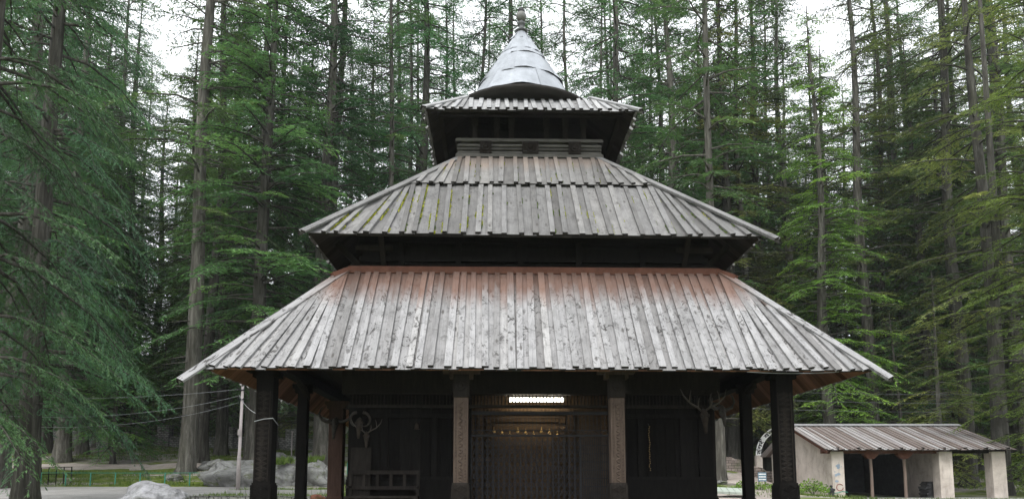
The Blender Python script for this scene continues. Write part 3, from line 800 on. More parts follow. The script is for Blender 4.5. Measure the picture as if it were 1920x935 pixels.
for i in range(26): b.box((c0 - 1.15 + i * 0.092, dy - 0.11, 3.52), (0.05, 0.04, 0.12))
door = b.build('inner_doorway', M['wood_warm'], sanct)
for i in range(9): b = MB(); b.lathe([(0.0, 0.0), (0.045, 0.01), (0.04, 0.06), (0.012, 0.10), (0.01, 0.16)], (c0 - 0.8 + i * 0.2, dy - 0.22, 2.95 - 0.05 * (i % 3)), 8); b.build('brass_bell', M['brass'], door)
# iron frieze over the gate and the folding lattice gate
b = MB(); zf0, zf1 = loc(1000, 816, WY).z, loc(1000, 774, WY).z; y = WY - 0.02
b.box(((gl + gr) / 2, y, zf0), (gr - gl, 0.05, 0.05)); b.box(((gl + gr) / 2, y, zf1), (gr - gl, 0.06, 0.08)); zz = zf0 + 0.13
b.box(((gl + gr) / 2, y, zz), (gr - gl, 0.03, 0.02))
n = 18; wd = (gr - gl) / n
for i in range(n):
    x = gl + i * wd
    b.bar((x, y, zf0 + 0.02), (x + wd / 2, y, zz), 0.016, 0.016); b.bar((x + wd / 2, y, zz), (x + wd, y, zf0 + 0.02), 0.016, 0.016)
    for q in (0.0, 0.5): b.box((x + q * wd, y + 0.01, (zz + zf1) / 2), (0.014, 0.014, zf1 - zz))
    for q in (0.25, 0.75):
        t = [(x + q * wd + 0.05 * math.cos(a), y - 0.012, (zz + zf1) / 2 + 0.10 * math.sin(a)) for a in np.linspace(0, 5.0, 9)]
        b.tube(t, 0.007, 4)
b.build('iron_frieze', M['iron'], sanct)
b = MB(); y = WY - 0.01; zt = zf0 - 0.04; gf = loc(1088, 850, WY).x
n = 20; wd = (gf - gl) / n
for i in range(n + 1): b.box((gl + i * wd, y, (FL + zt) / 2), (0.026, 0.024, zt - FL))
m = 9; hh = (zt - FL - 0.1) / m
for i in range(n):
    for j in range(m):
        za = FL + 0.05 + j * hh
        b.bar((gl + i * wd, y - 0.018, za), (gl + (i + 1) * wd, y - 0.018, za + hh), 0.020, 0.006, (0, -1, 0))
        b.bar((gl + i * wd, y + 0.018, za + hh), (gl + (i + 1) * wd, y + 0.018, za), 0.020, 0.006, (0, -1, 0))
n2 = 15
for i in range(n2): b.box((gf + (i + 0.5) * (gr - gf) / n2, y - 0.01 * (i % 2), (FL + zt) / 2), (0.018, 0.024, zt - FL))
for j in range(m): b.box(((gf + gr) / 2, y - 0.02, FL + 0.1 + j * hh), (gr - gf, 0.008, 0.015))
b.build('folding_gate', M['iron'], sanct)

# ------------------------------------------------------------------ things in and on the temple
def wp(px, py, ly): return ray(px, py, TY + ly)
CT = Matrix.Translation((TX, TY, 0)) @ Matrix.Rotation(YAW, 4, 'Z')
def tl(p): return CT @ Vector(p)

# tube lamp behind the peg fringe
a, c = loc(956, 750, WY + 0.35), loc(1056, 750, WY + 0.35)
t = empty('tube_lamp', tl(((a.x + c.x) / 2, a.y, a.z)), YAW, 'lit white fluorescent tube glowing behind the peg fringe above the gate', 'lamp')
L = (c.x - a.x) / 2
MB().tube([(-L, 0, 0), (L, 0, 0)], 0.028, 10).build('tube', M['tube'], t, True)
b = MB(); b.box((0, 0.06, 0.05), (2 * L + 0.1, 0.07, 0.06))
for s in (1, -1): b.box((s * (L + 0.02), 0.01, 0.0), (0.035, 0.07, 0.08))
b.build('holder', M['white_paint'], t)

# slatted bench against the left wall
p = loc(719, 900, WY - 0.55)
t = empty('wooden_bench', tl((p.x, WY - 0.55, FL)), YAW, 'dark wooden bench with an open slatted back at the left of the porch', 'bench')
bw = (loc(786, 900, WY - 0.55).x - loc(652, 900, WY - 0.55).x)
MB().box((0, -0.05, 0.45), (bw, 0.42, 0.05)).build('seat', M['wood_dark'], t)
b = MB()
b.box((0, 0.2, 1.02), (bw, 0.07, 0.09)); b.box((0, 0.2, 0.66), (bw, 0.06, 0.08))
for i in range(6): b.box((-bw / 2 + 0.04 + i * (bw - 0.08) / 5, 0.2, 0.84), (0.07, 0.045, 0.30))
b.build('backrest', M['wood_dark'], t)
for sx in (1, -1):
    for y in (-0.22, 0.2): MB().box((sx * (bw / 2 - 0.05), y, 0.22 if y < 0 else 0.33), (0.07, 0.07, 0.43 if y < 0 else 0.65)).build('leg', M['wood_dark'], t)
    MB().box((sx * (bw / 2 - 0.05), -0.03, 0.68), (0.06, 0.46, 0.05)).build('armrest', M['wood_dark'], t)

# hanging garland of gold beads
a, c = loc(1218, 797, WY - 0.25), loc(1218, 882, WY - 0.25)
t = empty('bead_garland', tl((a.x, a.y, c.z)), YAW, 'thin gold bead garland hanging straight down on the dark right wall', 'garland')
b = MB(); n = 26; rs = random.Random(2)
for i in range(n):
    z = (a.z - c.z) * i / n; x = rs.uniform(-0.012, 0.012)
    b.lathe([(0.0, 0), (0.010, 0.012), (0.012, 0.022), (0.0, 0.036)], (x, 0, z), 6)
b.build('beads', M['brass'], t)
MB().tube([(0, 0, a.z - c.z), (0.0, 0.12, a.z - c.z + 0.06)], 0.008, 5).build('hook', M['iron'], t)
for px, py in ((782, 797),):
    q = loc(px, py, WY - 0.2); t = empty('hanging_bell', tl(q), YAW, 'small old brass bell hanging on the dark left wall', 'bell')
    MB().lathe([(0.0, 0.16), (0.02, 0.155), (0.045, 0.10), (0.05, 0.03), (0.07, 0.0), (0.055, 0.0), (0.03, 0.1)], (0, 0, -0.1), 14).build('bell_body', M['bone'], t, True)
    MB().tube([(0, 0, 0.05), (0, 0, 0.45)], 0.006, 5).build('cord', M['wood_dark'], t)
# plank leaning on the left corner of the wall
q = loc(676, 900, WY - 0.3); zt = loc(676, 838, WY - 0.3).z
t = MB(); t.hexa([(-0.24, -0.12, 0), (0.24, -0.12, 0), (0.24, -0.08, 0), (-0.24, -0.08, 0), (-0.24, 0.0, zt - FL), (0.24, 0.0, zt - FL), (0.24, 0.04, zt - FL), (-0.24, 0.04, zt - FL)])
t = t.build('board', M['wood_dark']); t.location = tl((q.x, WY - 0.22, FL)); t.rotation_euler.z = YAW
tag(t, 'wide dark board standing against the left corner of the wall behind the bench', 'board')

def trophy(px, py, ly, label, scale=1.0, style='antler', rz=0.0, mount=None):
    q = loc(px, py, ly)
    t = empty('horn_trophy', tl(q), YAW + rz, label, 'horn trophy', 'animal skulls and horns hung on the temple front')
    s = scale
    prof = [(0, 0.02, 0.26, 0.03), (0, -0.05, 0.20, 0.075), (0, -0.09, 0.10, 0.10), (0, -0.12, -0.02, 0.085), (0, -0.15, -0.16, 0.055), (0, -0.17, -0.29, 0.045), (0, -0.18, -0.36, 0.03)]
    b = MB(); b.tube([(x * s, y * s, z * s) for x, y, z, r in prof], [r * s for *_, r in prof], 12)
    for sx in (1, -1):
        b.tube([(sx * 0.06 * s, -0.12 * s, 0.10 * s), (sx * 0.115 * s, -0.11 * s, 0.09 * s)], [0.05 * s, 0.035 * s], 8)
    sk = b.build('skull', M['bone'] if style != 'bull' else M['horn'], t, True)
    for sx in (1, -1):
        MB().tube([(sx * 0.07 * s, -0.165 * s, 0.06 * s), (sx * 0.085 * s, -0.19 * s, 0.06 * s)], [0.03 * s, 0.026 * s], 8).build('eye_socket', M['end_grain'], sk)
    for sx in (1, -1):
        b = MB()
        if style == 'antler':
            P = [(0.05, 0, 0.22), (0.16, -0.06, 0.30), (0.36, -0.12, 0.40), (0.52, -0.12, 0.58), (0.58, -0.06, 0.76)]
            b.tube([(sx * x * s, y * s, z * s) for x, y, z in P], [0.026 * s, 0.024 * s, 0.02 * s, 0.016 * s, 0.006 * s], 7)
            b.tube([(sx * 0.14 * s, -0.06 * s, 0.29 * s), (sx * 0.17 * s, -0.20 * s, 0.40 * s), (sx * 0.16 * s, -0.24 * s, 0.52 * s)], [0.018 * s, 0.014 * s, 0.005 * s], 6)
            b.tube([(sx * 0.38 * s, -0.12 * s, 0.42 * s), (sx * 0.36 * s, -0.14 * s, 0.60 * s), (sx * 0.33 * s, -0.12 * s, 0.72 * s)], [0.016 * s, 0.012 * s, 0.005 * s], 6)
            b.build('antler', M['antler'], t, True)
        elif style == 'curl':
            pts = []; rr = []
            for i in range(15):
                a = math.pi * 0.5 - i / 14 * math.pi * 1.35; R0 = 0.20
                pts.append((sx * (0.07 + 0.03 + R0 * 0.9 * math.cos(a) + 0.02 * i / 14), 0.05 + 0.12 * math.sin(i / 14 * 2.5) - 0.1, 0.22 + R0 * math.sin(a)))
                rr.append(0.05 * (1 - 0.85 * i / 14) * s)
            b.tube([(x * s, y * s, z * s) for x, y, z in pts], rr, 8); b.build('horn', M['horn'], t, True)
        else:
            P = [(0.08, -0.02, 0.16), (0.24, -0.05, 0.14), (0.40, -0.08, 0.20), (0.48, -0.10, 0.36), (0.42, -0.10, 0.52), (0.36, -0.08, 0.58)]
            b.tube([(sx * x * s, y * s, z * s) for x, y, z in P], [0.055 * s, 0.052 * s, 0.045 * s, 0.034 * s, 0.02 * s, 0.006 * s], 8); b.build('horn', M['horn'], t, True)
    return t
trophy(1321, 785, WY - 0.35, 'long pale skull with spreading forked antlers on the right corner of the wall', 0.95, 'antler')
trophy(1352, 775, WY - 0.2, 'black horned head with thick upcurved horns beside the right antlered skull', 0.85, 'bull', 0.5)
trophy(676, 800, WY - 0.35, 'narrow brown skull with small curled horns above the left bench', 0.80, 'curl')
trophy(688, 822, WY - 0.30, 'lower forked antlers and skull pointing down beside the leaning board', 0.62, 'antler', 0.2)
trophy(632, 800, -0.25, 'dark head with wide hooked horns on the red-brown rear column', 1.05, 'bull', -0.15)
trophy(632, 735, -0.25, 'small antlered skull high on the red-brown rear column', 0.7, 'antler')

# power cables tied round the left front column
def cable(name, pts, r, mat, label):
    o = MB().tube(pts, r, 5).build(name, mat); return tag(o, label, 'cable')
def sag(a, c, s, n=14):
    a = Vector(a); c = Vector(c)
    return [a + (c - a) * (i / n) - Vector((0, 0, s * 4 * (i / n) * (1 - i / n))) for i in range(n + 1)]
pole_x = ray(446, 915, 36)
pole_z = gz(pole_x.x, 36)
ptop = ray(449, 722, 36)
k1 = tl((lo_l + 0.20, YF - 0.20, loc(500, 786, YF).z)); k0 = tl((lo_l - 0.19, YF - 0.2, loc(484, 792, YF).z))
cable('cable', sag(ptop - Vector((0, 0, 0.5)), k1, 0.25), 0.010, M['wire'], 'upper slack cable running from the pale lamp pole to the front column')
cable('cable', [k0, tl((lo_l, YF - 0.2, k1.z - 0.02)), k1, tl((lo_l + 0.21, YF + 0.15, k1.z - 0.12))], 0.009, M['wire'], 'pale cord tied round the carved left front column')
cable('cable', sag(tl((r1.h0 * 0.62, -6.9, 4.0)), tl((r1.h0 - 0.2, -6.95, 4.04)), 0.05), 0.007, M['wire'], 'thin white cord sagging under the right end of the lowest eave')

# ------------------------------------------------------------------ left side: rocks, pole, fences, walls
def rock(name, c, size, mat, label, cat='boulder', seed=1, n=40, amp=0.22, flat=0.0, rz=0.0):
    rs = np.random.default_rng(seed); th = np.linspace(0, np.pi, n); ph = np.linspace(0, 2 * np.pi, n * 2, endpoint=False)
    T, Pp = np.meshgrid(th, ph, indexing='ij'); d = np.stack([np.sin(T) * np.cos(Pp), np.sin(T) * np.sin(Pp), np.cos(T)], -1)
    r = np.ones(T.shape)
    for i in range(26):                       # planes knocked off the stone
        nn = rs.normal(size=3); nn /= np.linalg.norm(nn); cut = rs.uniform(0.62, 0.95)
        dd = d @ nn; r = np.where(dd * r > cut, cut / np.maximum(dd, 1e-3), r)
    for i in range(40):
        k = rs.normal(size=3) * rs.uniform(2, 9); r += amp * 0.22 * np.sin(d @ k + rs.uniform(0, 6)) / (1 + np.linalg.norm(k) * 0.25)
    V = (d * r[..., None] * np.array(size) / 2).reshape(-1, 3); V[:, 2] = np.maximum(V[:, 2], -size[2] * 0.5)
    m = n * 2; Q = [(i * m + j, (i + 1) * m + j, (i + 1) * m + (j + 1) % m, i * m + (j + 1) % m) for i in range(n - 1) for j in range(m)]
    o = np_mesh(name, V, Q, mat, smooth=False); o.location = c; o.rotation_euler.z = rz
    me = o.data; me.polygons.foreach_set('use_smooth', np.ones(len(me.polygons), 'bool'))
    if label: tag(o, label, cat)
    return o
p = ray(280, 935, 24); rock('boulder', (p.x, 24, 1.02), (2.65, 2.2, 1.5), M['rock'], 'rounded grey boulder at the edge of the road in the lower left', seed=5)
p = ray(500, 890, 39.5); rock('boulder', (p.x - 0.6, 40.2, 1.9), (7.6, 4.6, 3.1), M['rock_pale'], 'huge pale sloping rock behind the carved left front column', seed=8)
p = ray(585, 890, 39); rock('boulder', (p.x + 0.2, 40.0, 2.0), (3.6, 3.4, 3.0), M['rock_pale'], 'blocky pale rock face behind the thin left column', seed=13)
for i, (px, py, d, sz, lab) in enumerate(((400, 852, 44, 1.9, 'low grey outcrop just right of the thick double trunk'), (600, 835, 50, 2.4, 'earthy rock at the foot of the pale trunks behind the rear column'),
                                      (325, 893, 41, 1.1, 'small half-buried stone behind the green railing'), (530, 842, 47, 3.4, 'flat grey outcrop in front of the pillared stone wall'),
                                      (1590 - 237, 897, 40, 0.7, 'loose stone lying on the earth below the pinkish wall'))):
    p = ray(px, py, d); rock('stone_outcrop', (p.x, d, gz(p.x, d) + 0.12), (sz, sz * 0.8, sz * 0.5), M['rock_pale'], lab, 'rock', seed=20 + i, n=24)
p = ray(597, 932, 27); rock('reddish_stone', (p.x, 27, p.z - 0.1), (0.9, 0.7, 0.5), mat_rock('red_stone', (0.12, 0.05, 0.035), (0.17, 0.075, 0.05), (0.22, 0.1, 0.07)), 'small reddish stone lying beside the rear left column', 'rock', seed=31, n=20)

t = empty('lamp_pole', (pole_x.x, 36, pole_z), 0, 'tall thin pale metal pole carrying cables left of the temple porch', 'pole')
hh = ptop.z - pole_z
MB().tube([(0, 0, -0.2), (0, 0, hh * 0.32), (0, 0, hh * 0.33), (0.03, 0, hh)], [0.11, 0.10, 0.085, 0.07], 14).build('shaft', M['galv'], t, True)
b = MB()
for z in (hh - 0.25, hh - 0.75): b.box((0, -0.06, z), (0.36, 0.06, 0.05)); [b.lathe([(0.0, 0), (0.03, 0.0), (0.025, 0.06), (0.0, 0.08)], (x, -0.08, z + 0.03), 8) for x in (-0.14, 0.14)]
b.build('insulator_bracket', M['iron'], t)
MB().box((0, -0.09, hh * 0.55), (0.16, 0.1, 0.3)).build('switch_box', M['galv'], t)
for i, (y0, y1, s, lab) in enumerate(((746, 744, 0.2, 'top power line crossing the trees at the far left'), (775, 752, 0.5, 'middle power line crossing the trees at the far left'), (792, 775, 0.6, 'lowest power line crossing the trees at the far left'))):
    a = ray(-60, y0, 26); c = ptop - Vector((0, 0, 0.2 + 0.35 * i)); cable('power_line', sag(a, c, s), 0.007, M['wire'], lab)
for i, (d, y0, y1, lab) in enumerate(((40, 722, 735, 'top power line right of the porch'), (40, 737, 752, 'second power line right of the porch'), (40, 755, 768, 'lower power line passing above the shed roof'))):
    a = ray(1200, y0, d); c = ray(1990, y1, d + 6); cable('power_line', sag(a, c, 0.3), 0.014, M['wire_dark'], lab)

def fence_between(name, pts, h, n, mat, label, rails=(1.0,), pr=0.035, rr=0.02):
    x0, y0 = pts[0]; t = empty(name, (x0, y0, gz(x0, y0)), 0, label, 'fence'); z0 = gz(x0, y0)
    P = np.array(pts); s = np.linspace(0, len(P) - 1, n); X = np.interp(s, range(len(P)), P[:, 0]); Y = np.interp(s, range(len(P)), P[:, 1])
    tops = []
    for x, y in zip(X, Y):
        z = gz(x, y) - z0; MB().tube([(x - x0, y - y0, z - 0.1), (x - x0, y - y0, z + h)], pr, 8).build('fence_post', mat, t); tops.append(Vector((x - x0, y - y0, z)))
    for r in rails: MB().tube([q + Vector((0, 0, h * r)) for q in tops], rr, 6).build('rail', mat, t)
    return t
gx = lambda px, d: ray(px, 900, d).x
fence_between('green_railing', [(gx(30, 39.3), 39.3), (gx(402, 39.3), 39.3)], 0.74, 9, M['green_paint'], 'low green painted railing along the far edge of the road', (0.97,), 0.034, 0.016)
fence_between('dark_railing', [(gx(-40, 35), 39.6), (gx(66, 37), 40.0)], 1.0, 5, M['wood_dark'], 'brownish low railing at the far left of the road', (0.97, 0.6), 0.03, 0.02)
p = ray(653, 862, 40); o = MB().box((0, 0, 0.4), (0.11, 0.11, 1.1)).build('marker_post', M['green_paint']); o.location = (p.x, 40, gz(p.x, 40) + 0.3); tag(o, 'short bright green post glimpsed beside the rear left column', 'post')

# stone wall with pillars and iron rails
t = empty('stone_wall', (gx(245, 60), 60, gz(gx(245, 60), 60)), 0, 'long low rubble stone wall with square pillars running through the wood on the left', 'wall')
ox, oy, oz = t.location
def wall_seg(pts, h, th, mat, par, o3, cap=False):
    b = MB(); n = 30; P = np.array(pts); s = np.linspace(0, len(P) - 1, n); X = np.interp(s, range(len(P)), P[:, 0]); Y = np.interp(s, range(len(P)), P[:, 1]); u = 0
    H = np.interp(s, range(len(P)), h) if hasattr(h, '__len__') else np.full(n, h)
    for i in range(n - 1):
        L = math.hypot(X[i + 1] - X[i], Y[i + 1] - Y[i]); za, zb = gz(X[i], Y[i]) - 0.5, gz(X[i + 1], Y[i + 1]) - 0.5
        ta, tb = za + 0.5 + H[i] + 0.05 * math.sin(i * 2.1), zb + 0.5 + H[i + 1] + 0.05 * math.sin((i + 1) * 2.1)
        q = lambda x, y, z: (x - o3[0], y - o3[1], z - o3[2])
        a0, a1 = (X[i], Y[i]), (X[i + 1], Y[i + 1])
        b.poly([q(*a0, za), q(*a1, zb), q(*a1, tb), q(*a0, ta)], [(u, za), (u + L, zb), (u + L, tb), (u, ta)])
        b.poly([q(*a0, ta), q(*a1, tb), q(a1[0], a1[1] + th, tb), q(a0[0], a0[1] + th, ta)], [(u, 0), (u + L, 0), (u + L, th), (u, th)])
        b.poly([q(a1[0], a1[1] + th, zb), q(a0[0], a0[1] + th, za), q(a0[0], a0[1] + th, ta), q(a1[0], a1[1] + th, tb)], [(u, za), (u + L, zb), (u + L, tb), (u, ta)])
        u += L
    for i, sg in ((0, 1), (n - 1, -1)):
        z = gz(X[i], Y[i]); b.poly([q(X[i], Y[i], z - 0.5), q(X[i], Y[i] + th, z - 0.5), q(X[i], Y[i] + th, z + H[i]), q(X[i], Y[i], z + H[i])])
    return b.build('wall_body', mat, par)
wall_seg([(gx(60, 66), 66), (gx(195, 61.5), 61.5), (gx(300, 60), 60), (gx(640, 60), 60)], [1.7, 1.5, 0.95, 0.95], 0.5, M['stonewall'], t, t.location)
for px in (190, 245, 303, 424, 545):
    x = gx(px, 60); z = gz(x, 60) - oz; b = MB(); b.box((x - ox, 0.2, z + 0.8), (1.0, 0.9, 1.9)); b.box((x - ox, 0.2, z + 1.78), (1.12, 1.0, 0.08)); b.build('wall_pillar', M['stonewall'], t)
b = MB(); xs_ = np.linspace(gx(245, 60), gx(545, 60), 60)
for r in (1.15, 1.5): b.tube([(x - ox, 0.25, gz(x, 60) - oz + r) for x in xs_], 0.025, 5)
for x in xs_[::2]: b.tube([(x - ox, 0.25, gz(x, 60) - oz + 0.8), (x - ox, 0.25, gz(x, 60) - oz + 1.6)], 0.018, 5)
b.build('iron_railing', M['iron'], t)
# low kerb walls on the left of the temple
t = MB(); x0, x1 = gx(338, 28.5), gx(628, 28.5); z = ray(480, 929, 28.5).z
for i in range(34):
    x = x0 + (x1 - x0) * (i + 0.5) / 34; hh = 0.5 + 0.05 * random.random(); t.box((x, 28.5 + random.uniform(-0.05, 0.05), z - hh / 2 + 0.02 * random.random()), ((x1 - x0) / 34 - 0.02, 0.5, hh))
tag(t.build('kerb_wall', M['stonewall']), 'low mossy stone kerb wall crossing behind the left columns', 'wall')
t = MB(); x0, x1 = gx(430, 33), gx(640, 33); z = ray(480, 918, 33).z
for i in range(24): t.box((x0 + (x1 - x0) * (i + 0.5) / 24, 33 + random.uniform(-0.05, 0.05), z - 0.2 + 0.03 * random.random()), ((x1 - x0) / 24 - 0.02, 0.5, 0.4))
tag(t.build('kerb_wall', M['concrete']), 'pale flat stone edging between two strips of bright grass', 'wall')
p = ray(547, 838, 55); t = empty('thin_post', (p.x, 55, gz(p.x, 55)), 0, 'thin bare post standing in front of the pillared wall near the thin column', 'post')
MB().tube([(0, 0, -0.1), (0, 0, 1.9)], 0.05, 8).build('shaft', M['galv'], t); MB().box((0, 0, 1.9), (0.18, 0.1, 0.06)).build('cap', M['galv'], t)

# ------------------------------------------------------------------ right side
# the shed
SX0, SX1, SY = gx(1557, 36), gx(1884, 36), 36.0
sz = ray(1700, 931, SY).z; ez = ray(1700, 843, SY - 0.7).z; rz_ = ray(1650, 799, 40).z
shed = empty('open_shed', (SX0, SY, sz), 0, 'low plastered shed with dark open bays under a rusty striped plank roof', 'shed')
W = SX1 - SX0; EH = ez - sz; RH = rz_ - sz; DP = 8.0
slope = (RH - EH) / 4.7
def roofz(y): return EH + (y + 0.7) * slope if y < 4.0 else RH - (y - 4.0) * slope
b = MB()   # gable walls
th = 0.35
for x in (0.0,):
    prof = [(0.28, -0.6), (0.28, roofz(0.28) - 0.1), (4.0, RH - 0.12), (DP, roofz(DP) - 0.1), (DP, -0.6)]
    for (xx, rev) in ((x, False), (x + th, True)):
        P = [(xx, y, z) for y, z in prof]; b.poly(P if rev else P[::-1], [(y, z) for y, z in (prof if rev else prof[::-1])])
    for i in range(4):
        (ya, za), (yb, zb) = prof[i], prof[i + 1]; b.poly([(x, ya, za), (x, yb, zb), (x + th, yb, zb), (x + th, ya, za)])
b.build('gable_wall', M['plaster'], shed)
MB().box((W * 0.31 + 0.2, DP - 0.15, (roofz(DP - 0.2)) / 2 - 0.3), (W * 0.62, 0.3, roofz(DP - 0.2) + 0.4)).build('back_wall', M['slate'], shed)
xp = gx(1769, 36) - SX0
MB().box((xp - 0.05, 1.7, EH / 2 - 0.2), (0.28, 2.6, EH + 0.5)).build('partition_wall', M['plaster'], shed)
MB().box((xp - 0.05, 5.4, EH / 2 - 0.2), (0.27, 4.75, EH + 0.5)).build('partition_wall', M['slate'], shed)  # deep half of the plaster partition: inner shade put in as dark colour
b = MB(); b.box((0.30, 0.0, EH / 2 - 0.3), (0.62, 0.55, EH + 0.5)); p1 = b.build('pillar', M['plaster'], shed); p1['label'] = 'front corner pillar with a red ring and bluish stains'
b = MB(); b.tube([(0.34 + 0.17 * math.cos(a), -0.284, 0.50 + 0.17 * math.sin(a)) for a in np.linspace(0.6, 6.2, 20)], 0.022, 5); b.build('painted_ring', mat_plain('faded_red_paint', (0.26, 0.12, 0.10), 0.9), p1)
b = MB(); rs = random.Random(5)
for i in range(12):
    x, z, r = 0.26 + rs.gauss(0, 0.08), 1.35 + rs.gauss(0, 0.22), rs.uniform(0.03, 0.09)
    b.poly([(x + r * rs.uniform(0.6, 1.2) * math.cos(a), -0.278 - 0.001 * i, z + r * rs.uniform(0.6, 1.2) * math.sin(a)) for a in np.linspace(0, 6.28, 9)[:-1]])
b.build('blue_stain', mat_plain('faded_blue_paint', (0.22, 0.27, 0.33), 0.9), p1)
MB().box((xp, 0.0, EH / 2 - 0.3), (0.68, 0.6, EH + 0.5)).build('pillar', M['plaster'], shed)
xq = gx(1868, 36) - SX0
MB().box((xq, 0.0, EH / 2 - 0.3), (0.70, 0.6, EH + 0.5)).build('pillar', M['plaster'], shed)
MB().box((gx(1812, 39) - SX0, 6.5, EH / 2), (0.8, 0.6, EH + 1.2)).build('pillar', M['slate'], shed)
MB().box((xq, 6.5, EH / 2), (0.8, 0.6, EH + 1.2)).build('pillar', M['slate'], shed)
for px in (1634, 1697):
    x = gx(px, 36) - SX0; b = MB(); b.tube([(x, 0, -0.1), (x + 0.02, 0, EH * 0.5), (x - 0.01, 0, EH - 0.3)], [0.085, 0.075, 0.08], 10)
    o = b.build('post', mat_wood('grey_brown_post', (0.10, 0.075, 0.06), (0.22, 0.17, 0.145), 0.2), shed)
    b = MB(); b.hexa([(x - 0.14, -0.12, EH - 0.42), (x + 0.14, -0.12, EH - 0.42), (x + 0.14, 0.12, EH - 0.42), (x - 0.14, 0.12, EH - 0.42), (x - 0.36, -0.14, EH - 0.22), (x + 0.36, -0.14, EH - 0.22), (x + 0.36, 0.14, EH - 0.22), (x - 0.36, 0.14, EH - 0.22)]); b.box((x, 0, EH - 0.18), (0.76, 0.3, 0.08))
    b.build('capital', M['ridge_red'], o)
MB().box((xp / 2 - 0.1, 0, EH - 0.04), (xp + 0.6, 0.24, 0.20)).build('beam', M['ridge_red'], shed)
MB().box(((xp + xq) / 2 + 0.3, 0, EH - 0.03), (xq - xp + 0.5, 0.22, 0.20)).build('beam', M['wood_dark'], shed)
rs = random.Random(12)
def shed_roof():
    b = MB(); n = 34; x0, x1 = -0.45, W + 0.25; wd = (x1 - x0) / n
    sl = Vector((0, 1, slope)).normalized(); nn = Vector((0, -slope, 1)).normalized()
    for side in (0, 1):
        for i in range(n):
            for (xa, xb, o0, o1) in ((x0 + i * wd, x0 + (i + 1) * wd - 0.01, 0.0, 0.03), (x0 + i * wd - 0.05, x0 + i * wd + 0.06, 0.035, 0.075)):
                ov = rs.uniform(-0.08, 0.03)
                ya, yb = (-0.7 + ov, 4.0) if side == 0 else (4.0, DP + 0.6)
                za, zb = (EH + (ya + 0.7) * slope, RH) if side == 0 else (RH, RH - (yb - 4.0) * slope)
                N = nn if side == 0 else Vector((0, slope, 1)).normalized()
                A = [Vector((xa, ya, za)), Vector((xb, ya, za)), Vector((xb, yb, zb)), Vector((xa, yb, zb))]
                ur = rs.uniform(0, 60); uv = [(ur, 0), (ur + xb - xa, 0), (ur + xb - xa, 4.7), (ur, 4.7)] * 2
                b.hexa([q + N * o0 for q in A] + [q + N * o1 for q in A], uv, 1)
    return b
def mat_shed_roof():
    t = NT('rust_and_grey_planks'); uv = t.coord('UV', (20, 0.9, 1)); g = t.noise(uv, 1.0, 6, 0.7, 0.5); r = island(t)
    c1 = t.ramp(r, [(0.0, (0.13, 0.10, 0.088)), (0.35, (0.20, 0.168, 0.154)), (0.6, (0.26, 0.238, 0.23)), (1.0, (0.35, 0.34, 0.335))])
    col = t.mix(1.0, c1, t.ramp(g, [(0.25, 0.55), (0.75, 1.3)]), 'MULTIPLY'); t.bump(g, 0.4, 0.01); return t.fin(col, 0.85, 0.2)
ro = shed_roof().build('roof', [mat_shed_roof(), EG], shed)
b = MB()
for (dy, dz) in ((-0.25, 0.06), (0.02, 0.13), (0.27, 0.06)): b.box((W / 2 - 0.1, 4.0 + dy, RH + dz), (W + 0.9, 0.24, 0.05), M=Matrix.Rotation(-math.copysign(0.3, dy - 0.01) if dy != 0.02 else 0, 3, 'X') @ Matrix.Rotation(0, 3, 'X'))
b.build('ridge_board', M['roof_top'], ro)
MB().bar((-0.42, -0.7, EH - 0.08), (-0.42, 4.0, RH - 0.08), 0.05, 0.16).build('barge_board', M['ridge_red'], ro)
b = MB()
for i in range(9): b.box((0.15 + i * (W - 0.3) / 8, -0.25, EH + 0.09), (0.10, 0.9, 0.10))
b.build('rafters', M['wood_dark'], ro)
pl = MB(); pl.box((W / 2, 2.6, -0.25), (W + 1.4, 7.2, 0.42)); pl.build('platform', M['concrete'], shed)
px_ = gx(1741, 37) - SX0
t = empty('slate_stack', (SX0 + px_, 36.9, sz - 0.04), 0.1, 'rough stack of dark slates piled beside the middle pillar inside the shed', 'stack')
for i in range(13):
    o = MB().box((random.uniform(-0.05, 0.05), 0, 0.035 + i * 0.065), (0.95 - 0.15 * random.random() + (0 if i < 9 else -0.25), 0.6, 0.055), random.uniform(-0.15, 0.15)).build('slate', M['slate'], t)
p = ray(1559, 925, 34.4); t = empty('tap_post', (p.x, 34.4, gz(p.x, 34.4)), 0, 'stubby grey standpipe post in front of the shed corner pillar', 'post')
zt = ray(1559, 912, 34.4).z - gz(p.x, 34.4)
MB().lathe([(0.14, -0.1), (0.14, zt - 0.2), (0.18, zt - 0.18), (0.18, zt - 0.1), (0.06, zt - 0.05), (0.07, zt + 0.06), (0.0, zt + 0.1)], (0, 0, 0), 12).build('shaft', M['slate'], t)
MB().tube([(0.1, -0.1, zt - 0.3), (0.3, -0.12, zt - 0.28), (0.5, -0.1, zt - 0.22), (0.8, 0.0, zt - 0.26)], 0.025, 6).build('hose', M['green_paint'], t)

